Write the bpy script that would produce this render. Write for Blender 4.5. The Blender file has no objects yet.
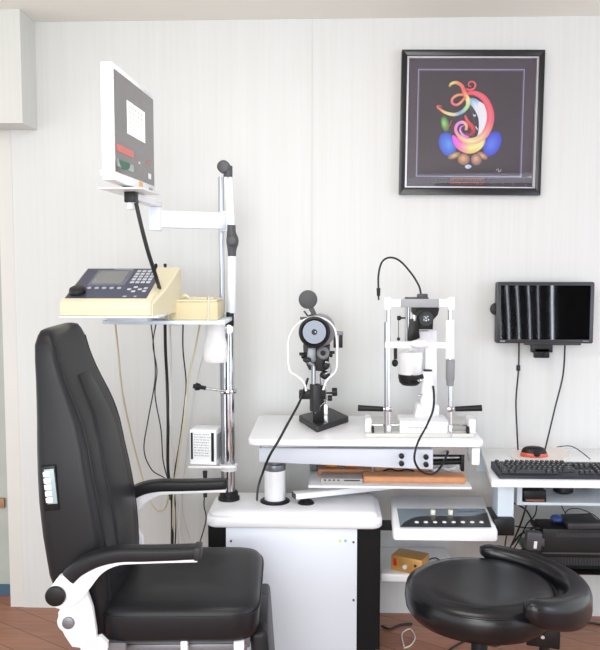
import bpy, bmesh, math, random
from mathutils import Vector, Matrix, Euler
random.seed(7)
PI = math.pi
C = bpy.context.scene.collection

# ------------------------------------------------------------------ camera
CAM_Y, CAM_Z, F = -3.3, 1.51, 780.0
PITCH, YAW = math.radians(4.4), math.radians(2.0)
cam_d = bpy.data.cameras.new('camera'); cam = bpy.data.objects.new('camera', cam_d); C.objects.link(cam)
cam_d.sensor_fit = 'HORIZONTAL'; cam_d.sensor_width = 36; cam_d.lens = F*36/600
cam.location = (0, CAM_Y, CAM_Z)
cam.rotation_euler = (PI/2-PITCH, 0, YAW)
bpy.context.scene.camera = cam
# ------------------------------------------------------------------ world, lamps, exposure
wd = bpy.data.worlds.new('world'); bpy.context.scene.world = wd; wd.use_nodes = True
wd.node_tree.nodes['Background'].inputs[0].default_value = (0.94, 0.99, 1.02, 1)
wd.node_tree.nodes['Background'].inputs[1].default_value = 1.15
vs = bpy.context.scene.view_settings
vs.view_transform = 'Standard'; vs.look = 'None'; vs.gamma = 1; vs.use_curve_mapping = False
vs.exposure = 0.7
def area(name, loc, target, sx, sy, watts, col):
    l = bpy.data.lights.new(name, 'AREA'); l.shape = 'RECTANGLE'; l.size = sx; l.size_y = sy
    l.energy = watts; l.color = col
    o = bpy.data.objects.new(name, l); C.objects.link(o); o.location = loc
    o.rotation_euler = (Vector(target)-Vector(loc)).to_track_quat('-Z', 'Y').to_euler()
    return o
area('ceiling_light_panel', (-0.2, -1.7, 2.46), (0.0, -0.9, 0), 1.2, 0.6, 11, (1.0, 1.0, 0.98))
area('ceiling_light_panel', (-0.5, -4.2, 2.46), (-0.2, -3.4, 0), 1.2, 1.2, 40, (1.0, 0.99, 0.97))
area('window_and_fill_light', (3.2, -3.0, 1.7), (0.2, -0.3, 1.0), 0.5, 1.5, 12, (0.62, 0.64, 1.0))

area('window_and_fill_light', (-0.4, -5.4, 1.25), (0.1, -0.2, 0.7), 2.6, 1.7, 42, (0.93, 0.99, 1.0))  # fill lamp added behind the camera to brighten the lower wall, not a window

# ------------------------------------------------------------------ helpers
def W(px, py, d):
    """point at distance d (along +Y from the camera) seen at photo position px, py"""
    x, y = (px-300)/F, (325-py)/F
    v = cam_rot @ Vector((x, y, -1))
    return Vector((0, CAM_Y, CAM_Z)) + v*(d/v.y)
cam_rot = Euler((PI/2-PITCH, 0, YAW)).to_matrix()
def WZ(px, py, z):
    x, y = (px-300)/F, (325-py)/F
    v = cam_rot @ Vector((x, y, -1))
    return Vector((0, CAM_Y, CAM_Z)) + v*((z-CAM_Z)/v.z)
def S(d): return d/F
def s2l(c): return tuple(((v/255)/12.92 if v/255 <= .04045 else ((v/255+.055)/1.055)**2.4) for v in c)
MATS = {}
def mat(name, rgb, rough=.5, metal=0, bump=0, bscale=200, coat=0, spec=.5, vary=0, vscale=6):
    if name in MATS: return MATS[name]
    m = bpy.data.materials.new(name); m.use_nodes = True; nt = m.node_tree
    b = nt.nodes['Principled BSDF']; col = s2l(rgb)
    b.inputs['Base Color'].default_value = (*col, 1); b.inputs['Roughness'].default_value = rough
    b.inputs['Metallic'].default_value = metal; b.inputs['Coat Weight'].default_value = coat
    b.inputs['Specular IOR Level'].default_value = spec
    if bump or vary:
        tc = nt.nodes.new('ShaderNodeTexCoord')
    if bump:
        n = nt.nodes.new('ShaderNodeTexNoise'); n.inputs['Scale'].default_value = bscale
        nt.links.new(tc.outputs['Object'], n.inputs['Vector'])
        bp = nt.nodes.new('ShaderNodeBump'); bp.inputs['Strength'].default_value = bump; bp.inputs['Distance'].default_value = .001
        nt.links.new(n.outputs['Fac'], bp.inputs['Height']); nt.links.new(bp.outputs[0], b.inputs['Normal'])
    if vary:
        n = nt.nodes.new('ShaderNodeTexNoise'); n.inputs['Scale'].default_value = vscale; n.inputs['Detail'].default_value = 4
        nt.links.new(tc.outputs['Object'], n.inputs['Vector'])
        r = nt.nodes.new('ShaderNodeValToRGB')
        r.color_ramp.elements[0].position = .3; r.color_ramp.elements[1].position = .7
        r.color_ramp.elements[0].color = (*[v*(1-vary) for v in col], 1); r.color_ramp.elements[1].color = (*[min(1, v*(1+vary)) for v in col], 1)
        nt.links.new(n.outputs['Fac'], r.inputs[0]); nt.links.new(r.outputs[0], b.inputs['Base Color'])
    MATS[name] = m
    return m
def emit(name, rgb, k):
    m = mat(name, rgb, .4); b = m.node_tree.nodes['Principled BSDF']
    b.inputs['Emission Color'].default_value = (*s2l(rgb), 1); b.inputs['Emission Strength'].default_value = k
    return m
def glassy(name, tint, refl=.08, rough=0.0):
    m = bpy.data.materials.new(name); m.use_nodes = True; nt = m.node_tree; nt.nodes.remove(nt.nodes['Principled BSDF'])
    out = nt.nodes['Material Output']; t = nt.nodes.new('ShaderNodeBsdfTransparent'); g = nt.nodes.new('ShaderNodeBsdfGlossy')
    t.inputs[0].default_value = (*s2l(tint), 1); g.inputs['Roughness'].default_value = rough
    mx = nt.nodes.new('ShaderNodeMixShader'); fr = nt.nodes.new('ShaderNodeFresnel'); fr.inputs[0].default_value = 1.45
    nt.links.new(fr.outputs[0], mx.inputs[0]); nt.links.new(t.outputs[0], mx.inputs[1]); nt.links.new(g.outputs[0], mx.inputs[2])
    nt.links.new(mx.outputs[0], out.inputs[0]); MATS[name] = m
    return m
def colattr(name, rough=.4):
    m = bpy.data.materials.new(name); m.use_nodes = True; nt = m.node_tree; b = nt.nodes['Principled BSDF']
    a = nt.nodes.new('ShaderNodeAttribute'); a.attribute_name = 'Col'
    nt.links.new(a.outputs['Color'], b.inputs['Base Color']); b.inputs['Roughness'].default_value = rough
    MATS[name] = m
    return m

def smooth_path(pts, n=6, closed=False):
    pts = [Vector(p) for p in pts]
    if len(pts) < 3: return pts
    out = []; L = len(pts)
    rng = range(L) if closed else range(L-1)
    for i in rng:
        if closed: p0, p1, p2, p3 = pts[i-1], pts[i], pts[(i+1) % L], pts[(i+2) % L]
        else: p0, p1, p2, p3 = pts[max(i-1, 0)], pts[i], pts[i+1], pts[min(i+2, L-1)]
        for k in range(n):
            t = k/n
            out.append(.5*((2*p1)+(p2-p0)*t+(2*p0-5*p1+4*p2-p3)*t*t+(3*p1-p0-3*p2+p3)*t**3))
    if not closed: out.append(pts[-1])
    return out
def rrect(w, h, r, n=5, cx=0, cy=0):
    out = []
    for (sx, sy, a0) in ((1, 1, 0), (-1, 1, 90), (-1, -1, 180), (1, -1, 270)):
        for k in range(n+1):
            a = math.radians(a0+90*k/n)
            out.append((cx+sx*(w/2-r)+r*math.cos(a), cy+sy*(h/2-r)+r*math.sin(a)))
    return out

WM = {}
class MB:
    def __init__(s): s.bm = bmesh.new(); s.mi = 0; s.M = Matrix()
    def _merge(s, b, M=None):
        if M is not None: bmesh.ops.transform(b, matrix=M, verts=b.verts)
        if s.M != Matrix(): bmesh.ops.transform(b, matrix=s.M, verts=b.verts)
        bmesh.ops.recalc_face_normals(b, faces=b.faces)
        for f in b.faces: f.material_index = s.mi; f.smooth = True
        me = bpy.data.meshes.new('t'); b.to_mesh(me); b.free(); s.bm.from_mesh(me); bpy.data.meshes.remove(me)
        return s
    def box(s, c, size, bev=0, rot=None, seg=2):
        b = bmesh.new(); bmesh.ops.create_cube(b, size=1); bmesh.ops.scale(b, vec=size, verts=b.verts)
        if bev: bmesh.ops.bevel(b, geom=b.edges[:], offset=bev, segments=seg, profile=.5, affect='EDGES', clamp_overlap=True)
        M = Matrix.Translation(Vector(c))
        if rot is not None: M = M @ (rot if isinstance(rot, Matrix) else Euler(rot).to_matrix().to_4x4())
        return s._merge(b, M)
    def bx(s, a, b_, bev=0, seg=2):
        a, b_ = Vector(a), Vector(b_)
        return s.box((a+b_)/2, [max(abs(v), 1e-4) for v in (b_-a)], bev, None, seg)
    def prism(s, pts, vec, bev=0, seg=2):
        b = bmesh.new(); vs_ = [b.verts.new(p) for p in pts]; f = b.faces.new(vs_)
        r = bmesh.ops.extrude_face_region(b, geom=[f]); nv = [e for e in r['geom'] if isinstance(e, bmesh.types.BMVert)]
        bmesh.ops.translate(b, vec=Vector(vec), verts=nv)
        if bev:
            caps = [f_ for f_ in b.faces if len(f_.verts) == len(pts)] if len(pts) > 4 else None
            ed = set(); 
            if caps:
                for f_ in caps: ed.update(f_.edges)
            else: ed = set(b.edges)
            bmesh.ops.bevel(b, geom=list(ed), offset=bev, segments=seg, profile=.5, affect='EDGES', clamp_overlap=True)
        return s._merge(b)
    def cyl(s, p0, p1, r0, r1=None, seg=24, bev=0):
        p0, p1 = Vector(p0), Vector(p1); L = (p1-p0).length; r1 = r0 if r1 is None else r1
        b = bmesh.new(); bmesh.ops.create_cone(b, cap_ends=True, segments=seg, radius1=r0, radius2=r1, depth=L)
        if bev:
            ed = set()
            for f in b.faces:
                if len(f.verts) > 4: ed.update(f.edges)
            bmesh.ops.bevel(b, geom=list(ed), offset=bev, segments=2, profile=.5, affect='EDGES', clamp_overlap=True)
        M = Matrix.Translation((p0+p1)/2) @ (p1-p0).to_track_quat('Z', 'Y').to_matrix().to_4x4()
        return s._merge(b, M)
    def sph(s, c, r, seg=20, rot=None):
        b = bmesh.new(); bmesh.ops.create_uvsphere(b, u_segments=seg, v_segments=seg//2, radius=1)
        r = (r, r, r) if isinstance(r, (int, float)) else r
        bmesh.ops.scale(b, vec=r, verts=b.verts); M = Matrix.Translation(Vector(c))
        if rot is not None: M = M @ Euler(rot).to_matrix().to_4x4()
        return s._merge(b, M)
    def loft(s, rings, cap=True, closed=False):
        b = bmesh.new(); R = [[b.verts.new(p) for p in r] for r in rings]; n = len(R[0])
        m = len(R)
        for i in range(m if closed else m-1):
            A, B = R[i], R[(i+1) % m]
            for k in range(n): b.faces.new((A[k], A[(k+1) % n], B[(k+1) % n], B[k]))
        if cap and not closed: b.faces.new(R[0]); b.faces.new(R[-1])
        return s._merge(b)
    def tube(s, pts, r, seg=8, n=6, closed=False, flat=None, up=None):
        P = smooth_path(pts, n, closed) if n else [Vector(p) for p in pts]
        rings = []; m = len(P); side = None
        for i, p in enumerate(P):
            t = (P[(i+1) % m]-P[i-1]) if closed else (P[min(i+1, m-1)]-P[max(i-1, 0)])
            t.normalize()
            if side is None:
                ref = Vector(up) if up else (Vector((0, 0, 1)) if abs(t.z) < .9 else Vector((0, 1, 0)))
                side = t.cross(ref).normalized()
            else: side = (side-t*side.dot(t)).normalized()
            u = side.cross(t).normalized()
            rr = r(i/(m-1)) if callable(r) else r
            a_, b_ = (rr, rr) if not flat else (rr, rr*flat)
            rings.append([p+side*(a_*math.cos(2*PI*k/seg))+u*(b_*math.sin(2*PI*k/seg)) for k in range(seg)])
        return s.loft(rings, True, closed)
    def lathe(s, c, prof, axis=(0, 0, 1), seg=32, cap=True):
        q = Vector(axis).normalized().to_track_quat('Z', 'Y').to_matrix(); c = Vector(c)
        return s.loft([[c+q @ Vector((max(r, 1e-4)*math.cos(2*PI*k/seg), max(r, 1e-4)*math.sin(2*PI*k/seg), z)) for k in range(seg)] for r, z in prof], cap)
    def text(s, body, c, h, rot=(PI/2, 0, 0), depth=.0005, align='CENTER', font=None):
        cu = bpy.data.curves.new('t', 'FONT'); cu.body = body; cu.size = h; cu.extrude = depth; cu.align_x = align; cu.align_y = 'CENTER'
        o = bpy.data.objects.new('t', cu); C.objects.link(o); dg = bpy.context.evaluated_depsgraph_get()
        me = bpy.data.meshes.new_from_object(o.evaluated_get(dg)); b = bmesh.new(); b.from_mesh(me)
        bpy.data.objects.remove(o); bpy.data.curves.remove(cu); bpy.data.meshes.remove(me)
        if not b.verts: b.free(); return s
        M = Matrix.Translation(Vector(c)) @ (rot if isinstance(rot, Matrix) else Euler(rot).to_matrix().to_4x4())
        return s._merge(b, M)
    def build(s, name, mats, parent=None, label=None, cat=None, group=None, kind=None, angle=35, local=False, origin=None):
        me = bpy.data.meshes.new(name); o = bpy.data.objects.new(name, me); C.objects.link(o)
        if not isinstance(mats, (list, tuple)): mats = [mats]
        for m in mats: me.materials.append(m)
        if parent is not None:
            if not local: bmesh.ops.transform(s.bm, matrix=WM[parent.name].inverted(), verts=s.bm.verts)
            o.parent = parent; WM[o.name] = WM[parent.name].copy()
        else:
            xs = [v.co for v in s.bm.verts]
            g = Vector(origin) if origin else Vector(((min(v.x for v in xs)+max(v.x for v in xs))/2, (min(v.y for v in xs)+max(v.y for v in xs))/2, min(v.z for v in xs)))
            bmesh.ops.translate(s.bm, vec=-g, verts=s.bm.verts); o.location = g
            WM[o.name] = Matrix.Translation(g)
        s.bm.to_mesh(me); s.bm.free(); me.set_sharp_from_angle(angle=math.radians(angle))
        tag(o, label, cat, group, kind)
        return o
def tag(o, label=None, cat=None, group=None, kind=None):
    if label: o['label'] = label
    if cat: o['category'] = cat
    if group: o['group'] = group
    if kind: o['kind'] = kind
    return o
def thing(name, label, cat, loc, rz=0, group=None):
    o = bpy.data.objects.new(name, None); C.objects.link(o); o.location = loc; o.rotation_euler = (0, 0, rz); o.empty_display_size = .05
    WM[o.name] = Matrix.Translation(Vector(loc)) @ Matrix.Rotation(rz, 4, 'Z')
    return tag(o, label, cat, group)

# ------------------------------------------------------------------ materials
def wallpaper(name, base, dark, kx=60):
    m = bpy.data.materials.new(name); m.use_nodes = True; nt = m.node_tree; b = nt.nodes['Principled BSDF']
    tc = nt.nodes.new('ShaderNodeTexCoord'); mp = nt.nodes.new('ShaderNodeMapping'); mp.inputs['Scale'].default_value = (kx, kx, 1.1)
    n = nt.nodes.new('ShaderNodeTexNoise'); n.inputs['Scale'].default_value = 1; n.inputs['Detail'].default_value = 5; n.inputs['Roughness'].default_value = .65
    r = nt.nodes.new('ShaderNodeValToRGB'); r.color_ramp.elements[0].position = .3; r.color_ramp.elements[1].position = .62
    r.color_ramp.elements[0].color = (*s2l(dark), 1); r.color_ramp.elements[1].color = (*s2l(base), 1)
    nt.links.new(tc.outputs['Object'], mp.inputs[0]); nt.links.new(mp.outputs[0], n.inputs['Vector']); nt.links.new(n.outputs['Fac'], r.inputs[0])
    nt.links.new(r.outputs[0], b.inputs['Base Color']); b.inputs['Roughness'].default_value = .45
    return m
M_wall = wallpaper('striped_wallpaper', (208, 209, 208), (204, 205, 203))
M_soff = wallpaper('soffit_wallpaper', (206, 207, 203), (201, 202, 197))
M_ceil = mat('ceiling_paint', (232, 233, 226), .8, bump=.1, bscale=40)
M_trim = mat('warm_trim', (208, 206, 201), .5, vary=.01)
def wood_floor():
    m = bpy.data.materials.new('laminate_floor'); m.use_nodes = True; nt = m.node_tree; b = nt.nodes['Principled BSDF']
    tc = nt.nodes.new('ShaderNodeTexCoord'); mp = nt.nodes.new('ShaderNodeMapping'); mp.inputs['Rotation'].default_value = (0, 0, math.radians(32))
    br = nt.nodes.new('ShaderNodeTexBrick'); br.inputs['Color1'].default_value = (*s2l((176, 124, 98)), 1); br.inputs['Color2'].default_value = (*s2l((158, 106, 82)), 1)
    br.inputs['Mortar'].default_value = (*s2l((96, 60, 44)), 1); br.inputs['Scale'].default_value = 1; br.inputs['Mortar Size'].default_value = .002
    br.inputs['Brick Width'].default_value = 1.2; br.inputs['Row Height'].default_value = .12
    mp2 = nt.nodes.new('ShaderNodeMapping'); mp2.inputs['Scale'].default_value = (4, 60, 1); mp2.inputs['Rotation'].default_value = (0, 0, math.radians(32))
    n = nt.nodes.new('ShaderNodeTexNoise'); n.inputs['Scale'].default_value = 1; n.inputs['Detail'].default_value = 6
    r = nt.nodes.new('ShaderNodeValToRGB'); r.color_ramp.elements[0].position = .3; r.color_ramp.elements[0].color = (.62, .56, .52, 1); r.color_ramp.elements[1].position = .7
    mx = nt.nodes.new('ShaderNodeMix'); mx.data_type = 'RGBA'; mx.blend_type = 'MULTIPLY'; mx.inputs[0].default_value = .8
    L = nt.links.new
    L(tc.outputs['Object'], mp.inputs[0]); L(mp.outputs[0], br.inputs['Vector']); L(tc.outputs['Object'], mp2.inputs[0]); L(mp2.outputs[0], n.inputs['Vector'])
    L(n.outputs['Fac'], r.inputs[0]); L(br.outputs['Color'], mx.inputs[6]); L(r.outputs[0], mx.inputs[7]); L(mx.outputs[2], b.inputs['Base Color'])
    b.inputs['Roughness'].default_value = .35
    return m
M_floor = wood_floor()
M_vinyl = mat('black_vinyl', (31, 31, 34), .38, bump=.3, bscale=420, spec=.26)
M_vinyl2 = mat('glossy_black_vinyl', (20, 20, 23), .27, bump=.12, bscale=120, spec=.42)
M_blk = mat('black_plastic', (19, 19, 21), .42, vary=.1, spec=.35)
M_blkm = mat('matte_black_metal', (34, 34, 36), .5, vary=.1)
M_dgr = mat('dark_grey_plastic', (66, 67, 71), .45, vary=.06)
M_mgr = mat('mid_grey_plastic', (128, 130, 134), .45, vary=.04)
M_white = mat('white_enamel', (240, 241, 244), .28, vary=.01)
M_whitep = mat('white_plastic', (236, 237, 240), .35, vary=.015)
M_wblue = mat('bluish_white_panel', (222, 229, 240), .35, vary=.01)
M_lblue = mat('pale_blue_shelf', (214, 226, 235), .3, vary=.03)
M_bei = mat('beige_plastic', (203, 190, 152), .45, vary=.03)
M_beil = mat('light_beige_plastic', (211, 203, 174), .45, vary=.02)
M_chr = mat('chrome', (205, 206, 210), .12, metal=1, vary=.03)
M_stl = mat('brushed_steel', (170, 172, 176), .28, metal=1, vary=.05)
M_gstl = mat('grey_anodised_metal', (128, 130, 136), .4, metal=.6, vary=.05)
M_navy = mat('navy_keypad', (62, 64, 84), .4, vary=.05)
M_brass = mat('golden_painted_metal', (208, 160, 92), .35, metal=.35, vary=.06)
M_red = mat('red_plastic', (196, 40, 30), .35, vary=.05)
M_cab_b = mat('black_cable_sheath', (24, 24, 26), .5, vary=.1)
M_cab_w = mat('grey_white_cable_sheath', (206, 205, 200), .5, vary=.03)
M_cab_c = mat('cream_cable_sheath', (200, 192, 165), .5, vary=.05)
M_orw = mat('orange_brown_box', (214, 150, 104), .5, vary=.08, vscale=30)

# ------------------------------------------------------------------ the room
CEIL = W(40, 22, 3.3).z
m = MB(); m.bx((W(24, 600, 3.3).x, 0, 0), (1.9, .12, CEIL+.02)); m.build('wall_back', M_wall, kind='structure')
m = MB(); m.bx((W(9, 560, 3.3).x, .004, 0), (W(24, 600, 3.3).x-.002, .12, CEIL)); m.build('trim_1', M_trim, kind='structure')
m = MB(); m.bx((-3.2, -6, -.05), (3.4, 1.6, 0)); m.build('floor', M_floor, kind='structure')
m = MB(); m.bx((-3.2, -6, CEIL), (3.4, 1.6, CEIL+.05)); m.build('ceiling', M_ceil, kind='structure')
# wall seam, a slim joint strip
m = MB(); xs = W(312, 200, 3.3).x; m.bx((xs-.0016, -.0012, 0), (xs+.0016, .001, CEIL)); m.build('trim_2', mat('joint_strip', (196, 196, 194), .5), kind='structure')
# boxed soffit at top left
sx = W(37.5, 125, 3.3).x; sy = WZ(20, 123, W(37, 130, 3.3).z); sz = W(37, 130, 3.3).z
m = MB(); m.bx((-2.6, max(min(sy.y, -.1), -.3), sz), (sx, .0, CEIL)); m.build('trim_3', M_soff, kind='structure')
# doorway beside the wall, grey-green door with blue kick board
xl = W(9, 560, 3.3).x
m = MB(); m.bx((xl-1.0, .13, .045), (xl+.12, .17, CEIL)); d = m.build('door_1', mat('greygreen_door', (168, 172, 166), .5, vary=.05), kind='structure')
m = MB(); m.bx((xl-1.0, .118, 0.0), (xl+.12, .13, .05)); m.build('kick_board', mat('blue_kick', (62, 92, 112), .5, vary=.08), d)
p = W(1.5, 503, 3.42); m = MB(); m.box((p.x, p.y, p.z), (.03, .02, .045), .003); m.build('door_handle', mat('brown_handle', (150, 116, 84), .5, vary=.08), d)
# windows at the far end of the room, seen only as reflections: bright pane behind dark pleated curtains
m = MB(); m.bx((1.35, -5.72, .3), (3.3, -5.7, 2.3)); m.build('window_1', emit('daylit_pane', (235, 242, 255), 9), kind='structure')
edges = [1.2, 1.85, 1.945, 2.06, 2.20, 2.325, 2.495, 3.4]
sway = [0, .08, .075, .07, .05, .02, 0, 0]; gap = [0, .004, .006, .006, .006, .005, .012, 0]
def edge_x(e, t): return edges[e]+sway[e]*(1/(1+math.exp(-(t-1.0)*5)))+(.010*math.sin(t*4+.4) if 0 < e < 7 else 0)
for e in range(7):
    A, B = [], []
    for q in range(25):
        t_ = 2.2*q/24
        A.append(Vector((edge_x(e, t_)+gap[e], -5.6, 2.42-t_))); B.append(Vector((edge_x(e+1, t_)-gap[e+1], -5.6, 2.42-t_)))
    m = MB(); m.prism(A+B[::-1], (0, .02, 0))
    m.build('curtain', mat('dark_curtain', (30, 30, 32), .9, vary=.2), label='dark curtain hanging before the far window behind the viewer', cat='curtain', group='dark curtains at the far window')

# ------------------------------------------------------------------ framed picture
pc = W(471.3, 122.5, 3.27); k = S(3.28)/3.529*.942
pr = thing('framed_picture', 'black framed square art print of a colourful elephant headed swirl figure on the wall', 'picture', (pc.x, 0, pc.z))
pr.rotation_euler = (0, math.radians(.6), 0); WM[pr.name] = Matrix.Translation(pr.location)
def A7(x, y, dy=0): return Vector((pc.x+(x-292)*k, dy, pc.z-(y-294)*k))
def ringframe(o, i, y0, y1, name, mm, bev=0):
    m = MB(); x0, z0, x1, z1 = o; a0, b0, a1, b1 = i
    P = lambda x, y: A7(x, y, y0)
    outer = [P(x0, z0), P(x1, z0), P(x1, z1), P(x0, z1)]; inner = [P(a0, b0), P(a1, b0), P(a1, b1), P(a0, b1)]
    for q in range(4):
        r = (q+1) % 4
        m.prism([outer[q], outer[r], inner[r], inner[q]], (0, y1-y0, 0), bev)
    return m.build(name, mm, pr)
ringframe((35, 35, 550, 555), (55, 57, 530, 530), -.034, -.002, 'frame', mat('satin_black_frame', (22, 22, 24), .3, vary=.1), .0015)
ringframe((55, 57, 530, 530), (62, 63, 524, 525), -.026, -.006, 'silver_slip', mat('silver_slip', (200, 198, 206), .3, metal=.4, vary=.03))
M_print = colattr('printed_art', .5)
m = MB(); CL = []
bm = m.bm; lay = bm.loops.layers.float_color.new('Col')
gain = [1.0]
def poly(pts, cols, y):
    vsx = [bm.verts.new(p+Vector((0, y, 0))) for p in pts]
    try: f = bm.faces.new(vsx)
    except Exception: return
    f.normal_update()
    if f.normal.y > 0: f.normal_flip()
    for l in f.loops:
        c = cols[vsx.index(l.vert)]; l[lay] = (*s2l(tuple(min(255, v*gain[0]) for v in c)), 1)
def quad(x0, y0, x1, y1, col, y): poly([A7(x0, y0), A7(x1, y0), A7(x1, y1), A7(x0, y1)], [col]*4, y)
quad(60, 60, 527, 528, (86, 76, 84), -.0065)
quad(97, 98, 484, 488, (176, 170, 196), -.0073); quad(100, 102, 481, 485, (112, 104, 130), -.0080); quad(104, 106, 477, 481, (72, 63, 70), -.0086)
def B4(x, y): return A7((425+x/5.655-390)*3.529, (60+y/5.652-40)*3.529)
def lerpc(cols, t):
    t = max(0, min(1, t))*(len(cols)-1); i = min(int(t), len(cols)-2); f = t-i
    return tuple(cols[i][q]*(1-f)+cols[i+1][q]*f for q in range(3))
ly = [-.0092]; gain[0] = 1.16
def ribbon(pts, wf, cols):
    P = smooth_path([(x, y, 0) for x, y in pts], 8); n = len(P); Lf = []; Rt = []
    for i, p in enumerate(P):
        t = P[min(i+1, n-1)]-P[max(i-1, 0)]; t.normalize(); nn = Vector((-t.y, t.x, 0)); w = wf(i/(n-1))/2
        Lf.append(p+nn*w); Rt.append(p-nn*w)
    for i in range(n-1):
        c0, c1 = lerpc(cols, i/(n-1)), lerpc(cols, (i+1)/(n-1))
        hi0, hi1 = tuple(min(255, v*1.15+18) for v in c0), tuple(min(255, v*1.15+18) for v in c1)
        mid0, mid1 = (Lf[i]+Rt[i])/2, (Lf[i+1]+Rt[i+1])/2
        for (a, b, c, d_, k0, k1, k2, k3) in ((Lf[i], Lf[i+1], mid1, mid0, c0, c1, hi1, hi0), (mid0, mid1, Rt[i+1], Rt[i], hi0, hi1, c1, c0)):
            poly([B4(q.x, q.y) for q in (a, b, c, d_)], [k0, k1, k2, k3], ly[0])
    ly[0] -= .00025
def ell(cx, cy, rx, ry, rot, cin, cout, off=(0, 0)):
    n = 28; ca, sa = math.cos(rot), math.sin(rot)
    rim = [(cx+rx*math.cos(2*PI*q/n)*ca-ry*math.sin(2*PI*q/n)*sa, cy+rx*math.cos(2*PI*q/n)*sa+ry*math.sin(2*PI*q/n)*ca) for q in range(n)]
    for q in range(n):
        a, b = rim[q], rim[(q+1) % n]
        poly([B4(cx+off[0], cy+off[1]), B4(*a), B4(*b)], [cin, cout, cout], ly[0])
    ly[0] -= .00025
ell(140, 480, 50, 72, -.35, (92, 150, 246), (58, 78, 186), (8, 0))
ell(402, 475, 48, 76, .4, (92, 130, 246), (60, 66, 186), (-8, 5))
ell(122, 362, 25, 48, -.25, (150, 216, 120), (52, 84, 60), (-8, -6))
ribbon([(120, 390), (145, 375), (160, 340)], lambda t: 8, [(160, 90, 60), (120, 50, 60)])
ell(180, 545, 40, 18, -.4, (246, 190, 130), (120, 84, 76)); ell(345, 545, 36, 18, .5, (236, 180, 130), (120, 84, 76))
ell(236, 566, 36, 34, .2, (240, 172, 120), (130, 92, 90), (-6, -8)); ell(310, 568, 32, 34, -.2, (232, 170, 130), (120, 92, 96), (-4, -8))
ribbon([(262, 215), (300, 262), (322, 330), (322, 395), (300, 450)], lambda t: 8+84*math.sin(PI*min(1, t*1.02))**.7, [(90, 120, 150), (176, 200, 226), (228, 238, 250), (200, 220, 240), (90, 110, 140)])
ribbon([(315, 232), (342, 290), (348, 360), (330, 425)], lambda t: 66*math.sin(PI*t)**.8, [(250, 252, 255)]*3)
ribbon([(262, 250), (282, 300), (292, 350), (294, 420), (275, 450)], lambda t: 6+46*math.sin(PI*t), [(60, 56, 66), (44, 42, 54), (36, 34, 44), (50, 40, 50)])
ribbon([(168, 428), (205, 478), (270, 500), (325, 478), (355, 440)], lambda t: 6+62*math.sin(PI*t)**.8, [(196, 70, 190), (226, 90, 160), (246, 180, 110), (250, 214, 130), (214, 130, 100)])
ribbon([(240, 188), (290, 184), (345, 215), (380, 280), (384, 350), (355, 420), (305, 456), (250, 458), (205, 432), (184, 395), (196, 362), (226, 352), (246, 372), (244, 398)],
       lambda t: 10+34*math.sin(PI*min(1, t*1.35+.05))**.8 if t < .62 else 20-8*(t-.62), [(226, 70, 84), (236, 84, 96), (236, 80, 92), (230, 84, 100), (240, 150, 120), (246, 180, 130), (240, 150, 110), (220, 110, 160), (206, 120, 190), (240, 160, 120), (240, 120, 110)])
ribbon([(262, 440), (232, 428), (212, 404), (214, 380), (232, 372)], lambda t: 16-8*t, [(180, 90, 190), (206, 140, 220), (150, 70, 170)])
ribbon([(236, 312), (252, 345), (280, 378), (288, 402), (268, 424), (240, 416)], lambda t: 8+20*math.sin(PI*t), [(200, 80, 80), (180, 56, 60), (140, 40, 50), (120, 40, 60)])
ribbon([(240, 160), (258, 166), (284, 158), (292, 134), (276, 118), (256, 124), (254, 142), (268, 146)], lambda t: 13-6*t, [(226, 74, 80), (236, 90, 90), (200, 60, 70)])
ribbon([(142, 150), (150, 132), (180, 124), (212, 142), (226, 172), (236, 196), (250, 220), (250, 256), (222, 290), (176, 308), (124, 298), (88, 276), (70, 262)],
       lambda t: 12+14*math.sin(PI*min(1, t*1.05)), [(120, 110, 60), (226, 200, 110), (232, 120, 90), (226, 84, 84), (226, 130, 90), (220, 214, 130), (150, 190, 120), (110, 140, 170), (240, 206, 130), (240, 130, 90), (226, 70, 90)])
ribbon([(228, 194), (190, 196), (160, 218), (162, 244), (186, 252), (212, 236), (238, 204)], lambda t: 15, [(236, 96, 80), (240, 140, 90), (232, 96, 96), (226, 90, 100), (240, 140, 90), (230, 90, 90)])
ribbon([(70, 262), (84, 258), (100, 262)], lambda t: 9-5*t, [(240, 110, 100), (226, 70, 90)])
ribbon([(284, 306), (292, 318), (298, 308)], lambda t: 5, [(236, 240, 250)]*2); ribbon([(300, 376), (312, 396)], lambda t: 5, [(236, 236, 246)]*2)
ribbon([(245, 612), (262, 604), (280, 612)], lambda t: 14, [(150, 176, 200)]*2); ribbon([(250, 616), (270, 618)], lambda t: 8, [(210, 220, 230)]*2)
ribbon([(425, 632), (438, 622), (444, 640), (458, 624)], lambda t: 3, [(176, 170, 184)]*2)
pobj = m.build('art_print', M_print, pr)
# caption under the art: two orange lines with grey side lines
m = MB()
for row, (yy, s0) in enumerate(((498, 3), (513, 5))):
    for (xa, xb, mi, hh) in ((224, 352, 0, 7), (158, 214, 1, 5), (362, 420, 1, 5)):
        m.mi = mi; x = xa
        m.prism([A7(xa, yy-hh/2-1, -.0092), A7(xb, yy-hh/2-1, -.0092), A7(xb, yy-hh/2, -.0092), A7(xa, yy-hh/2, -.0092)], (0, -.0003, 0))
        while x < xb-5:
            w = random.uniform(3, 6)
            ps = [A7(x, yy-hh/2, -.0093), A7(x+w*.9, yy-hh*.1, -.0093), A7(x+w*.2, yy+hh*.25, -.0093), A7(x+w, yy+hh/2, -.0093)]
            m.tube(ps, .0005 if mi == 0 else .0003, 4, 2); x += w+random.choice([1.5, 1.5, 4])
m.build('caption_lettering', [mat('orange_ink', (236, 140, 96), .6), mat('grey_ink', (128, 120, 126), .6)], pr, label='two lines of small orange script')
M_glass = glassy('picture_glass', (250, 250, 252))
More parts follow.
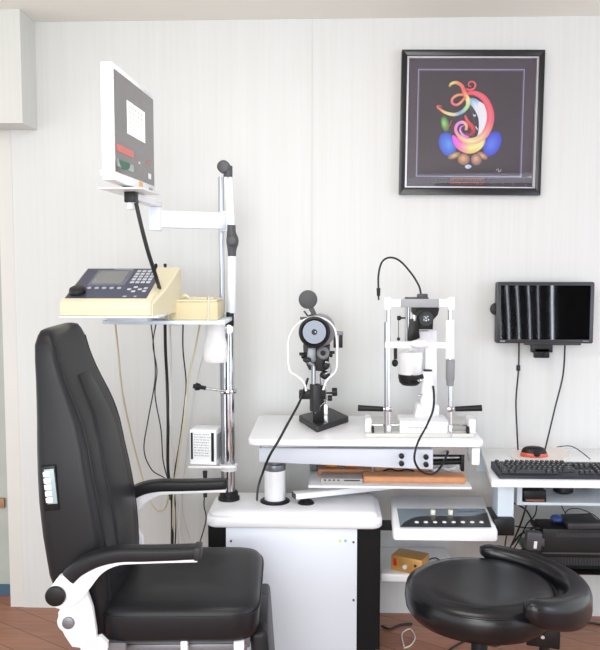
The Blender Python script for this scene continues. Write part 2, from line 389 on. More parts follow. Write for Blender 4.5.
m = MB(); m.prism([A7(60, 61, -.0185), A7(527, 61, -.0185), A7(527, 528, -.0185), A7(60, 528, -.0185)], (0, .0015, 0)); m.build('glass', M_glass, pr)
WM[pr.name] = Matrix.Translation(pr.location)

# ------------------------------------------------------------------ wall monitor (right)
d = 3.22; c = W(545, 312.8, d)
t = thing('wall_monitor', 'black flat screen monitor mounted on the white wall above the keyboard', 'monitor', (c.x, 0, c.z))
w, h = 96*S(d), 60*S(d)
m = MB(); m.prism([(c.x+x, c.y, c.z+z) for x, z in rrect(w, h+.004, .008)], (0, .03, 0), .003)
m.prism([(c.x+.036+x, c.y+.002, c.z-h/2-.004+z) for x, z in rrect(w*.58, .012, .004)], (0, .02, 0), .002)
m.build('bezel', mat('monitor_bezel', (42, 43, 47), .35, vary=.06), t)
m = MB(); m.bx((c.x-w/2+.018, c.y-.0012, c.z-h/2+.014), (c.x+w/2-.016, c.y+.002, c.z+h/2-.012)); m.build('screen', mat('glossy_screen', (5, 5, 6), .03, spec=.9), t)
m = MB(); m.bx((c.x-.06, c.y+.03, c.z-.06), (c.x+.06, -.002, c.z+.06), .004); m.build('wall_mount', M_blk, t)
m = MB(); p = W(541.5, 347.5, 3.235); m.box((p.x, p.y, p.z-.002), (.085, .03, .035), .003); m.box((p.x-.001, p.y-.004, p.z-.022), (.062, .022, .04), .003); m.cyl((p.x-.014, p.y-.02, p.z-.026), (p.x-.014, p.y-.014, p.z-.026), .008); m.cyl((p.x+.014, p.y-.02, p.z-.026), (p.x+.014, p.y-.014, p.z-.026), .008)
m.build('stand_stub', M_blk, t)
m = MB(); p = W(496.5, 309, 3.24); m.cyl((p.x, p.y-.006, p.z), (p.x, p.y+.01, p.z), .026, bev=.003); m.build('rear_bulge', M_blk, t)
m = MB()
for q in range(5): m.box((c.x-w/2+.02+q*.0042, c.y-.0005, c.z-h/2+.007), (.003, .001, .0045))
m.build('maker_mark', mat('logo_grey', (170, 172, 176), .5), t)
m = MB(); m.box((c.x+w/2-.03, c.y-.0005, c.z-h/2+.008), (.022, .001, .0016)); m.build('logo_marks', mat('logo_grey', (170, 172, 176), .5), t)
def cable(pts, r, mm, label, name='cable', group=None, d=3.2, n=6):
    m = MB(); P = [W(p[0], p[1], p[2] if len(p) > 2 else d) for p in pts]; m.tube(P, r, 8, n)
    return m.build(name, mm, label=label, cat='cable', group=group)
cable([(519, 342, 3.24), (518.5, 370, 3.26), (516, 400, 3.26), (517, 430, 3.24), (518, 450, 3.2)], .0035, M_cab_b, 'black cable hanging from the left half of the wall monitor')
m = MB(); p = W(518.3, 368, 3.262); m.cyl((p.x, p.y, p.z+.012), (p.x, p.y, p.z-.012), .0085, bev=.002); m.build('ferrite_bead', M_cab_b, label='small black ferrite bead on the cable below the wall monitor', cat='ferrite bead')
cable([(565, 345, 3.24), (563, 375, 3.26), (555, 408, 3.26), (545, 450, 3.2)], .0035, M_cab_b, 'black cable slanting down from the right half of the wall monitor')

# ------------------------------------------------------------------ computer desk (right)
DZ = W(490, 448, 3.3).z
t = thing('computer_desk', 'white wall mounted desk top with a pale steel support under it', 'desk', (1.0, -.25, 0))
fl, bl = WZ(491.5, 480.5, DZ), W(480, 448, 3.3)
DF = fl.y
m = MB(); m.prism([(fl.x, DF, DZ), (1.7, DF, DZ), (1.7, -.002, DZ), (bl.x, -.002, DZ)], (0, 0, -.026), .004); m.build('desk_top', M_white, t)
p0, p1 = W(498, 487, 2.88), W(513.5, 521, 2.88)
m = MB(); m.bx((p0.x, -.42, p1.z-.02), (p1.x, -.32, DZ-.032), .003); m.build('leg', M_lblue, t)
m = MB(); m.bx((W(494, 520, 2.85).x, -.45, W(500, 536, 2.85).z), (W(515, 520, 2.85).x, -.30, W(500, 519, 2.85).z), .005); m.build('bracket_foot', M_blk, t)
m = MB(); m.bx((p0.x+.0, -.006, DZ-.10), (1.5, -.002, DZ-.035)); m.build('back_rail', M_lblue, t)
SZ = WZ(560, 500, .59).z
m = MB(); m.bx((W(522, 500, 3.0).x, -.30, SZ-.012), (1.6, -.004, SZ), .002)
m.bx((W(517, 500, 3.0).x, -.30, SZ-.012), (W(522, 500, 3.0).x, -.004, DZ-.033)); m.build('under_shelf', M_lblue, t)
# things on the under shelf
p = W(535, 500, 3.0); m = MB(); m.bx((p.x-.044, p.y, SZ), (p.x+.044, p.y+.14, SZ+.046), .004); m.mi = 1; m.bx((p.x-.036, p.y-.0015, SZ+.004), (p.x+.036, p.y+.002, SZ+.012))
m.build('black_box', [M_blk, mat('copper_strip', (150, 104, 92), .4, metal=.4)], label='small black box with a coppery strip under the white desk', cat='box')
for px, r, hh, lab in ((563, .040, .034, 'larger black round tin on the shelf under the desk'), (583, .034, .046, 'smaller black round tin on the shelf under the desk, on the right')):
    p = WZ(px, 492 if px < 570 else 487, SZ); m = MB(); m.lathe((p.x, p.y+.0, SZ), [(r*.8, 0), (r, .006), (r, hh-.008), (r*.96, hh), (.001, hh)]); m.build('round_tin', M_blk, label=lab, cat='tin', angle=50)
# mouse pad and mouse
def on_desk(px, py): return WZ(px, py, DZ)
m = MB(); P = [on_desk(*q) for q in ((511, 453), (520, 447), (545, 447), (566, 450), (566, 459), (548, 463), (515, 460))]
P = smooth_path(P, 4, True); m.prism(P, (0, 0, .004)); m.build('mouse_pad', mat('pinkish_pad', (232, 224, 219), .6, vary=.04, vscale=30), label='pale pinkish mouse pad lying behind the keyboard', cat='mouse pad')
p = on_desk(534, 457); t = thing('computer_mouse', 'black and red computer mouse on the pale pad', 'mouse', (p.x, p.y, DZ+.004))
def mouse_rings(sc=1, z0=0, hmul=1):
    R = []
    for i in range(9):
        a = i/8; zz = .036*hmul*math.sin(a*PI/2); f = math.cos(a*PI/2)**.55*sc if i < 8 else .03
        R.append([Vector((p.x+.056*f*math.cos(2*PI*q/24)-.004*a, p.y+.032*f*math.sin(2*PI*q/24), DZ+.005+z0+zz)) for q in range(24)])
    return R
m = MB(); m.loft(mouse_rings(1, 0, .8)); m.build('body', mat('mouse_red', (212, 92, 66), .35), t, label='red lower shell', angle=60)
m = MB()
for r_ in [mouse_rings(.93, .009, .85)]: m.loft(r_)
m.build('top_shell', M_blk, t, label='black top shell', angle=60)
m = MB(); m.sph((p.x+.004, p.y-.028, DZ+.017), (.014, .008, .010)); m.build('thumb_button', M_blk, t)
cable([(557, 447, 3.18), (570, 446, 3.2), (580, 451, 3.1), (590, 459, 3.02)], .002, M_cab_b, 'thin black mouse cable running over the desk behind the keyboard')
# keyboard
kf, kb = on_desk(499, 479.5), on_desk(490, 460)
kd = kb.y-kf.y
kx0 = kf.x; kw = .44
t = thing('computer_keyboard', 'black computer keyboard lying along the front of the white desk', 'keyboard', (kx0+kw/2, kf.y+kd/2, DZ))
kd = .142; ky = kf.y+.006; kz = DZ+.012
m = MB(); m.prism([(kx0, ky, DZ+.002), (kx0, ky, DZ+.013), (kx0, ky+.015, DZ+.018), (kx0, ky+kd, DZ+.03), (kx0, ky+kd, DZ+.002)], (kw, 0, 0), .003); m.build('body', mat('keyboard_body', (34, 35, 48), .4, vary=.08), t)
key_me = {}
slope = (.03-.018)/(kd-.015); M_key = mat('keycap', (40, 41, 44), .45)
def key(x, y, wk):
    z = DZ+.018+(y-ky-.015)*slope
    kk = round(wk, 4)
    if kk not in key_me:
        b = bmesh.new(); a = kk/2-.001; e = a-.003
        rings = [[(sx*a, sy*.0085, 0) for sx, sy in ((1, 1), (-1, 1), (-1, -1), (1, -1))], [(sx*e, sy*.006+.001, .009) for sx, sy in ((1, 1), (-1, 1), (-1, -1), (1, -1))]]
        R = [[b.verts.new(q) for q in r] for r in rings]
        for q in range(4): b.faces.new((R[0][q], R[0][(q+1) % 4], R[1][(q+1) % 4], R[1][q]))
        f = b.faces.new(R[1]); f2 = b.faces.new(R[0][::-1])
        vv = [b.verts.new(q) for q in ((-.0022, -.001, .0092), (.0012, -.001, .0092), (.0012, .0035, .0092), (-.0022, .0035, .0092))]; fm = b.faces.new(vv); fm.material_index = 1
        bmesh.ops.recalc_face_normals(b, faces=b.faces)
        me = bpy.data.meshes.new('key'); b.to_mesh(me); b.free(); me.materials.append(M_key); me.materials.append(mat('key_legend', (176, 178, 182), .5)); key_me[kk] = me
    o = bpy.data.objects.new('key', key_me[kk]); C.objects.link(o); o.parent = t
    o.location = WM[t.name].inverted() @ Vector((x+kk/2, y, z)); o.rotation_euler = (math.atan(slope), 0, 0)
u = .0188
rows = [[1.5]+[1]*0+[1.2, 6.0, 1.2, 1.2], [2.2]+[1]*10+[2.6], [1.7]+[1]*11+[2.1], [1.5]+[1]*12+[1.3], [1]*13+[1.8]]
for ri, rw in enumerate(rows):
    y = ky+.024+ri*.0205; x = kx0+.012
    for wk in rw: key(x, y, wk*u); x += wk*u
    x = kx0+.012+15.1*u
    if ri in (0,):
        for q in range(3): key(x+q*u, y, u)
    elif ri in (2, 3, 4):
        for q in range(3 if ri > 2 else 0): key(x+q*u, y, u)
    x = kx0+.012+18.5*u
    for q in range(4): key(x+q*u, y, u)
y = ky+.024+5*.0205+.002
for q in [0]+list(range(2, 14)): key(kx0+.012+q*u, y, u)

# pc on glass shelf
GZ = .345
m = MB(); m.bx((W(538, 560, 2.95).x, -.38, GZ-.01), (1.7, -.004, GZ)); m.build('glass_shelf', [glassy('green_glass', (205, 232, 222))], label='low glass shelf with a green edge holding the black computer', cat='shelf')
PZ = W(545, 529, 2.95).z; px0 = W(543, 529, 2.95).x
t = thing('desktop_computer', 'black desktop computer case lying on the glass shelf below the desk', 'computer', (px0+.18, -.2, GZ))
m = MB(); m.bx((px0, -.35, GZ), (px0+.36, -.225, PZ), .004)
m.bx((px0-.018, -.32, PZ-.02), (px0+.01, -.23, PZ-.004), .003)
m.build('case', M_blk, t)
m = MB()
for q in range(58): m.bx((px0+.012+q*.0058, -.3525, GZ+.016), (px0+.0145+q*.0058, -.349, GZ+.046)); m.bx((px0+.05+q*.005, -.3525, PZ-.03), (px0+.0525+q*.005, -.349, PZ-.014))
m.bx((px0+.0, -.353, GZ+.06), (px0+.35, -.349, GZ+.066)); m.build('vent_grille', M_dgr, t)
bq = [WZ(560, 514, PZ+.026), WZ(590, 513, PZ+.026), WZ(603, 523.5, PZ+.026), WZ(568, 524, PZ+.026)]
m = MB(); m.prism(bq, (0, 0, -.022), .002); m.build('disc_drive', mat('dark_flat_box', (48, 48, 50), .35), label='flat black box lying on the black computer case', cat='disc drive')
p = WZ(557, 522, PZ); m = MB(); m.sph((p.x, p.y, PZ+.014), (.026, .03, .014)); m.tube([(p.x-.02, p.y, PZ+.02), (p.x, p.y-.01, PZ+.03), (p.x+.02, p.y, PZ+.02)], .003, 6)
m.build('cable_bundle', mat('blue_plastic', (58, 82, 140), .5, vary=.2, vscale=90), label='small blue bundle on the corner of the black computer case', cat='cable bundle')
p = W(533, 540, 2.93); t = thing('power_adapter', 'dark grey power adapter with a white label beside the computer', 'adapter', (p.x, p.y, p.z-.035))
m = MB(); m.box((p.x, p.y, p.z), (.058, .04, .068), .005, (0, .08, 0)); m.box((p.x+.033, p.y, p.z-.005), (.014, .03, .03), .003); m.build('body', mat('adapter_grey', (70, 72, 76), .5), t)
m = MB(); m.box((p.x+.004, p.y-.0205, p.z-.012), (.012, .001, .028), 0, (0, .08, 0)); m.build('sticker', M_whitep, t)
G = 'black cables tangled below the computer desk'
cs = [[(527, 503, 3.05), (522, 520, 3.05), (516, 535, 3.08), (508, 552, 3.08), (503, 560, 3.08)],
      [(537, 503, 3.05), (535, 515, 3.05), (527, 524, 3.08), (519, 540, 3.1), (508, 558, 3.1)],
      [(514, 503, 3.2), (526, 510, 3.18), (533, 522, 3.12), (538, 528, 3.05)],
      [(515, 526, 3.1), (528, 528, 3.1), (540, 526, 3.0)], [(512, 545, 3.1), (520, 535, 3.1), (530, 530, 3.05), (540, 524, 3.0)],
      [(507, 534, 3.1), (505, 548, 3.1), (508, 566, 3.1)], [(518, 552, 3.1), (524, 549, 3.1), (530, 552, 3.05)]]
tl_ = ['thick black cable slanting down left from the black box under the desk', 'thin black cable slanting from the right end of the black box under the desk', 'black cable curving from the desk leg down right to the computer', 'black cable running level from the bracket foot to the computer',
       'black cable rising from the tangle to the upper corner of the computer', 'black cable hanging straight below the black desk bracket foot', 'short black cable lying at the foot of the grey power adapter']
for q, cc in enumerate(cs): cable(cc, .0028 if q % 2 else .0036, M_cab_b, tl_[q], group=G)
cable([(560, 502, 3.2), (563, 509, 3.15), (566, 514, 3.1)], .002, M_cab_b, 'short thin cable dropping from the under shelf to the flat black box')
cable([(565, 513, 3.05), (570, 509, 3.08), (580, 509, 3.1), (592, 514, 3.1), (599, 519, 3.05)], .002, M_cab_b, 'thin black cable arching over the flat box on the computer')

# ------------------------------------------------------------------ cabinet console
CZ = .592
cf, cb = 2.82, 3.08
x0, x1 = W(205, 520, cf).x, W(383, 520, cf).x
lb = W(300, 529, cf).z
t = thing('instrument_cabinet', 'white instrument cabinet with rounded lid and black side recesses', 'cabinet', ((x0+x1)/2, -.35, 0))
YF, YB = CAM_Y+cf, CAM_Y+cf+.30
m = MB()
ring = lambda w_, dz, inset: [Vector(((x0+x1)/2+x, (YF+YB)/2+y, dz)) for x, y in rrect((x1-x0)-2*inset, (YB-YF)-2*inset, max(.045-inset, .012), 6)]
m.loft([ring(0, lb, .006), ring(0, lb+.006, 0), ring(0, lb+.03, 0), ring(0, lb+.036, .003), ring(0, lb+.042, .012), ring(0, CZ-.016, .016), ring(0, CZ-.006, .021), ring(0, CZ, .034), ring(0, CZ+.001, .06)])
m.build('lid', M_white, t, angle=60)
m = MB(); m.bx((x0+.006, YF+.035, .06), (x1-.006, YB-.01, lb+.004)); m.build('body', mat('cabinet_black', (9, 9, 10), .6, vary=.1, spec=.25), t)
xa, xb = W(226, 560, cf+.01).x, W(357, 560, cf+.01).x
m = MB(); m.bx((xa, YF+.012, .05), (xb, YF+.036, lb+.002), .0015); m.build('front_panel', M_wblue, t)
m = MB(); m.bx((x0+.02, YF+.06, 0), (x1-.02, YB-.03, .06)); m.build('plinth', M_blk, t)
for (px, py) in ((231, 541), (353.5, 542), (353.5, 600)):
    p = W(px, py, cf+.011); m = MB(); m.cyl((p.x, YF+.0075, p.z), (p.x, YF+.013, p.z), .0042, seg=12); m.build('screw', mat('dark_screw', (90, 92, 96), .4), t)
m = MB(); p = W(340, 541, cf+.01); q = W(345.5, 541, cf+.01)
m.prism([(p.x-.007, YF+.0115, p.z-.005), (p.x+.007, YF+.0115, p.z-.005), (p.x, YF+.0115, p.z+.007)], (0, .001, 0)); m.mi = 1; m.cyl((q.x, YF+.0115, q.z), (q.x, YF+.0125, q.z), .005, seg=12)
m.build('warning_stickers', [mat('yellow_sticker', (226, 222, 90), .5), mat('blue_sticker', (110, 176, 226), .5)], t)
# column for the table and pivot of the small arm
t = thing('swing_table', 'white swivelling instrument table carrying the lensmeter and slit lamp', 'instrument table', (W(275, 500, 2.97).x, CAM_Y+2.97, CZ))
p = W(275, 500, 2.97)
m = MB(); m.lathe((p.x, p.y, CZ), [(.001, 0), (.058, 0), (.058, .005), (.05, .010), (.044, .011), (.001, .011)]); m.build('column_collar', M_blk, t)
TZ = W(262, 415, 3.2).z
TFY = WZ(360, 440.5, TZ).y
ct = W(275, 466, 2.97).z
m = MB(); m.cyl((p.x, p.y, CZ+.008), (p.x, p.y, ct-.012), .041, seg=36, bev=.002); m.build('column', M_white, t)
m = MB(); m.cyl((p.x, p.y, ct-.014), (p.x, p.y, ct+.012), .042, seg=36, bev=.003); m.cyl((p.x, p.y, ct+.01), (p.x, p.y, TZ-.06), .03); m.build('column_ring', M_gstl, t)
# table top
tl, tr = WZ(247, 440.5, TZ), WZ(484, 440.5, TZ)
m = MB(); hb = -3.3+3.2
outl = rrect(tr.x-tl.x, hb-TFY, .035, 6, (tl.x+tr.x)/2, (hb+TFY)/2)
m.prism([(x, y, TZ-.023) for x, y in outl], (0, 0, .023), .005, 3); m.build('table_top', M_white, t)
b0, b1 = W(259, 449, 2.85), W(433, 474, 2.85)
m = MB(); m.prism([W(259, 448, 2.85), W(433, 449.5, 2.8), W(433, 469.5, 2.8), W(259, 462, 2.85)], (0, .09, 0), .002); m.build('beam', M_wblue, t)
for (px, py) in ((401.5, 456), (401.5, 463.5), (426, 457), (426, 464.5)):
    q = W(px, py, 2.795); m = MB(); m.cyl((q.x, q.y-.008, q.z), (q.x, q.y+.008, q.z), .0095, bev=.003); m.build('beam_knob', M_blk, t)
m = MB(); m.bx(W(262, 446, 2.86), W(470, 449, 2.95)); m.bx((W(262, 446, 2.95).x, -.40, TZ-.034), (W(350, 446, 2.95).x, -.30, TZ-.025)); m.build('under_rail', M_stl, t)
m = MB(); q = W(433, 462, 2.95); r = W(463, 462, 2.95)
m.cyl(q, (r.x, q.y, q.z+.004), .012); m.cyl(W(433, 455, 2.95), W(460, 455, 2.95), .007); m.box((r.x-.004, q.y, q.z+.004), (.012, .04, .07), .003); m.cyl((r.x-.012, q.y, q.z+.03), (r.x+.004, q.y, q.z+.03), .012)
m.build('crank_spindle', M_blk, t)
m = MB(); m.bx(W(472, 448, 2.78), (W(480, 448, 2.78).x, TFY+.12, W(472, 465, 2.78).z), .002); m.build('side_flap', M_white, t)
# tray under the beam
TY = W(390, 486, 2.86)
m = MB(); tz = WZ(390, 483, .73).z
a, b = W(309, 488, 2.88), W(472, 486, 2.88)
TRZ = a.z
m.bx((a.x, -.42, TRZ), (b.x, -.12, TRZ+.010), .002); m.bx((a.x, -.12, TRZ), (b.x, -.116, TRZ+.05)); m.bx((a.x-.002, -.42, TRZ), (a.x+.002, -.12, TRZ+.012))
m.bx((a.x+.01, -.135, TRZ+.01), (a.x+.02, -.125, TZ-.026)); m.bx((b.x-.02, -.135, TRZ+.01), (b.x-.01, -.125, TZ-.026))
m.build('tray', M_white, t)
T2 = TRZ+.010
q0, q1 = W(321, 484, 2.9), W(466, 480, 2.9)
def onT(px, dd): return W(px, 480, dd).x
m = MB(); m.bx((onT(363, 2.93), CAM_Y+2.92, T2), (onT(466, 2.93), CAM_Y+3.0, T2+.026), .008, 3); m.build('flat_box', M_orw, label='long orange brown flat box in the tray under the table', cat='box')
m = MB(); m.bx((onT(321, 2.92), CAM_Y+2.905, T2), (onT(362.5, 2.92), CAM_Y+2.985, T2+.020), .002); m.mi = 1
for q in range(4): m.bx((onT(324+q*4.5, 2.9), CAM_Y+2.9035, T2+.011), (onT(326+q*4.5, 2.9), CAM_Y+2.905, T2+.017))
m.bx((onT(344, 2.9), CAM_Y+2.9035, T2+.011), (onT(360, 2.9), CAM_Y+2.905, T2+.016))
m.build('grey_pack', [mat('grey_pack', (176, 172, 170), .5), mat('pack_print', (60, 58, 60), .5)], label='grey printed flat pack at the left of the tray', cat='pack')
m = MB(); m.bx((onT(318, 3.02), CAM_Y+3.01, T2), (onT(372, 3.02), CAM_Y+3.08, T2+.028), .003); m.build('brown_box', mat('brown_carton', (176, 120, 84), .5, vary=.1), label='brown carton lying behind the grey pack in the tray', cat='box')
for px, lab in ((332, 'left golden wrapped roll on the brown carton in the tray'), (351.5, 'right golden wrapped roll on the brown carton in the tray')):
    xa_, yb_ = onT(px, 3.04), CAM_Y+3.04
    m = MB(); m.cyl((xa_-.02, yb_, T2+.042), (xa_+.02, yb_, T2+.042), .014, bev=.003); m.tube([(xa_-.02, yb_, T2+.042), (xa_-.026, yb_, T2+.044)], .008, 8, 0); m.build('golden_roll', mat('golden_foil', (224, 150, 50), .3, metal=.4, vary=.2, vscale=60), label=lab, cat='roll')
p = W(315, 468, 3.1); m = MB(); m.lathe((p.x, p.y, T2), [(.018, 0), (.022, .004), (.022, .05), (.024, .052), (.024, .064), (.001, .066)]); m.build('small_jar', mat('grey_jar', (104, 106, 112), .4), label='small dark grey jar at the left back of the tray', cat='jar')
m = MB(); m.bx((onT(374, 3.06), CAM_Y+3.03, T2), (onT(432, 3.06), CAM_Y+3.1, T2+.034), .004); m.mi = 1; m.tube([W(383, 471, 3.02), W(390, 469, 3.02), W(398, 471, 3.02), W(406, 469.5, 3.02), W(414, 471, 3.02)], .003, 6)
m.build('pouch', [mat('tan_pouch', (196, 150, 112), .6, vary=.15, vscale=40), M_blk], label='tan pouch with dark stitching at the back of the tray', cat='pouch')
m = MB(); P = []
rr = random.Random(3)
for q in range(8): m.box((onT(436+q*3.4, 3.0), CAM_Y+3.03+rr.uniform(-.01, .02), T2+.015+rr.uniform(0, .022)), (.03, .03, .012), .002, (rr.uniform(-.6, .6), rr.uniform(-.6, .6), rr.uniform(0, 3)))
m.build('plastic_bag', mat('crumpled_plastic', (214, 216, 220), .2, bump=.6, bscale=90), label='crumpled clear plastic bag at the right end of the tray', cat='plastic bag')
# small swing arm below the tray
t = thing('pivoting_support', 'white flat swing arm on a black pivot between cabinet lid and tray', 'swing arm', (W(306, 500, 2.95).x, CAM_Y+2.95, CZ))
p = W(306, 503, 2.95)
m = MB(); m.lathe((p.x, p.y, CZ), [(.001, 0), (.032, 0), (.032, .004), (.024, .012), (.014, .015), (.014, .026), (.001, .026)]); m.build('pivot', M_blk, t)
A_, B_ = W(294, 494, 2.93), W(400, 487, 3.1)
m = MB(); dv = Vector((B_.x-A_.x, B_.y-A_.y, 0)).normalized(); nv = Vector((-dv.y, dv.x, 0))*.045
z0 = CZ+.026
P = [Vector((A_.x, A_.y, z0))-nv*.5, Vector((B_.x, B_.y, z0))-nv*.5, Vector((B_.x, B_.y, z0))+nv*.5, Vector((A_.x, A_.y, z0))+nv*.5]
m.prism(P, (0, 0, .022), .002); m.build('arm_bar', M_white, t)
m = MB(); m.prism([P[0]-dv*.002+Vector((0, 0, .001)), P[3]-dv*.002+Vector((0, 0, .001)), P[3]-dv*.002+Vector((0, 0, .021)), P[0]-dv*.002+Vector((0, 0, .021))], dv*.002); m.build('end_cap', M_dgr, t)

# ------------------------------------------------------------------ control panel unit
t0 = [W(390, 495, 3.12), W(483, 495, 3.12)]
f0, f1 = W(393, 527, 2.80), W(498, 530, 2.80)
g0 = W(394, 541, 2.80)
zc = (f0.z+g0.z)/2
t = thing('control_unit', 'white sloped control unit with a row of round buttons beside the cabinet', 'control unit', ((f0.x+f1.x)/2, -.35, g0.z))
m = MB()
def sec(y, zt, zb, xa_, xb_, r):
    return [Vector((x, y, z)) for x, z in rrect(xb_-xa_, zt-zb, r, 4, (xa_+xb_)/2, (zt+zb)/2)]
yf, yb = CAM_Y+2.80, CAM_Y+3.12
zt0, zt1 = (f0.z+f1.z)/2, t0[0].z
zb = g0.z
m.loft([sec(yf, zt0-.004, zb+.004, f0.x+.004, f1.x-.004, .008), sec(yf+.006, zt0, zb, f0.x, f1.x, .012), sec(yf+.16, (zt0+zt1)/2+.004, zb, (f0.x+t0[0].x)/2, (f1.x+t0[1].x)/2, .014),
        sec(yb-.01, zt1, zb+.01, t0[0].x, t0[1].x, .014), sec(yb, zt1-.01, zb+.016, t0[0].x+.006, t0[1].x-.006, .012)])
m.build('housing', M_white, t, angle=50)
sl = (zt1-zt0)/(yb-yf)
def PT(px, py, up=0):
    """point on the sloped top"""
    v = cam_rot @ Vector(((px-300)/F, (325-py)/F, -1)); o = Vector((0, CAM_Y, CAM_Z))
    # z = zt0 + sl*(y-yf) + .003+up
    k_ = (zt0+sl*(-yf+o.y)+.0035+up-o.z)/(v.z-sl*v.y)
    return o+v*k_
m = MB(); m.prism([PT(397, 509), PT(485, 509), PT(491.5, 527.3), PT(400, 527)], (0, 0, .0015)); m.build('display_strip', mat('grey_blue_strip', (128, 142, 152), .25, vary=.05), t)
m = MB(); P = [PT(400, 527, .0016)]+smooth_path([PT(400.5, 526.6, .0016), PT(405, 522, .0016), PT(415, 517.5, .0016), PT(428, 516, .0016), PT(450, 516.3, .0016), PT(470, 516.2, .0016), PT(480, 514, .0016), PT(487, 512.5, .0016)], 4)+[PT(491.5, 527.2, .0016)]
m.prism(P, (0, 0, .0008)); m.build('button_fascia', mat('charcoal_fascia', (44, 46, 52), .3), t)
for q in range(8):
    c = PT(416.6+q*9.25, 522.3, .002); m = MB(); m.sph(c, (.0085, .0085, .0045), 16); m.build('push_button', mat('white_button', (232, 232, 228), .3), t, angle=60)
for px in (433, 450.5):
    c = PT(px, 514.5, .002); m = MB(); m.cyl((c.x, c.y, c.z), (c.x, c.y, c.z+.018), .0095, bev=.002); m.build('rotary_knob', mat('cream_knob', (236, 232, 214), .3), t)
m = MB()
sr = Euler((math.atan(sl), 0, 0)).to_matrix().to_4x4()
c = PT(467, 511.7, .0018); [m.box((c.x-.03+q*.0085, c.y, c.z+.0003*q), (.0055, .0075, .0006), 0, sr) for q in range(9)]; m.build('maker_mark', mat('blue_print', (52, 92, 160), .4), t)
m = MB(); m.bx((f0.x+.1, yf+.1, g0.z-.03), (f1.x-.1, yb-.02, g0.z+.002)); m.bx((x1-.02, -.30, g0.z-.03), (f0.x+.12, -.24, g0.z-.008)); m.build('support_arm', M_blk, t)
# black block between cabinet and unit
# ------------------------------------------------------------------ low shelf with golden power box
bz = W(400, 572, 3.02).z
m = MB(); m.bx((x1+.004, CAM_Y+3.0, bz-.035), (.52, -.004, bz), .008, 3); m.build('wall_shelf', M_white, label='small low white wall shelf beside the cabinet holding the golden box', cat='shelf')
t = thing('power_box', 'golden metal power supply box with a red switch on the low white shelf', 'power supply', (W(405, 572, 3.05).x, CAM_Y+3.09, bz))
a = WZ(391, 570, bz); b = WZ(421.5, 576, bz); 
rx = Vector((b.x-a.x, b.y-a.y, 0)); rn = Vector((-rx.y, rx.x, 0)).normalized(); rxn = rx.normalized()
hb_ = .062
m = MB(); m.prism([a, b, b+rn*.09, a+rn*.09], (0, 0, hb_), .002); m.build('housing', M_brass, t)
rot = Matrix((rxn, rn, Vector((0, 0, 1)))).transposed().to_4x4()
L = rx.length
m = MB(); c = a+rxn*(.14*L)+Vector((0, 0, .036))-rn*.002; m.box(c, (.013, .006, .028), .001, rot); m.build('rocker_switch', M_red, t)
m = MB(); c = a+rxn*(.47*L)+Vector((0, 0, .026)); m.cyl(c, c-rn*.012, .009, bev=.002); m.build('dial_knob', M_whitep, t)
m = MB(); c = a+rxn*(.8*L)+Vector((0, 0, .036)); m.cyl(c, c-rn*.004, .005); m.build('fuse_cap', M_blkm, t)
for q, cc in enumerate([[(422, 568, 3.1), (430, 566, 3.12), (438, 562, 3.15), (442, 567, 3.15), (450, 570, 3.12)], [(426, 561, 3.15), (436, 558, 3.15), (446, 566, 3.15), (458, 571, 3.1)]]):
    cable(cc, .0028, M_cab_b, ['front black cable curling on the low shelf right of the golden box', 'rear black cable arching from the golden box along the low shelf'][q], group='black cables on the low shelf')

# ------------------------------------------------------------------ post with its arms (instrument stand)
PD = 2.99; pb = W(229, 497, PD)
t = thing('instrument_pole', 'tall chrome instrument pole rising from the left of the cabinet lid', 'pole', (pb.x, pb.y, CZ))
X, Y = pb.x, pb.y
def zz(py, dd=PD): return W(229, py, dd).z
m = MB(); m.lathe((X, Y, CZ), [(.001, 0), (.042, 0), (.042, .012), (.036, .018), (.036, .03), (.03, .036), (.001, .036)]); m.build('pole_collar', M_blk, t)
m = MB(); m.cyl((X+.002, Y, CZ+.03), (X+.002, Y, zz(318)), .0225, seg=32); m.build('chrome_post', M_chr, t)
m = MB(); m.cyl((X-.026, Y+.03, zz(395)), (X-.026, Y+.03, zz(176)), .011, seg=20); m.build('rear_tube', M_stl, t)
m = MB(); m.cyl((X-.022, Y, zz(495)), (X-.022, Y, zz(330)), .008); m.build('guide_rod', M_gstl, t)
m = MB(); m.cyl((X, Y, zz(393)), (X, Y, zz(389)), .034, bev=.002); m.build('clamp_ring', M_chr, t)
h0, h1 = W(226, 391.5, 2.96), W(199, 387, 2.94)
m = MB(); m.cyl(h0, h1, .0045); m.build('clamp_lever', M_chr, t)
m = MB(); m.tube([h1+(h1-h0)*.22, h1+(h1-h0)*.12, h1, h1+(h0-h1)*.25], lambda q: [.009, .0155, .014, .008][min(3, int(q*3.99))], 12, 3); m.build('lever_knob', M_blk, t)
m = MB(); q0 = W(180, 467, 2.93); m.prism([W(188, 466, 2.95), W(236, 466, 2.93), W(236, 466, 3.02), W(188, 466, 3.08)], (0, 0, -.010), .003); m.cyl((X, Y, zz(470)), (X, Y, zz(464)), .034, bev=.002); m.build('bracket_shelf', M_white, t)
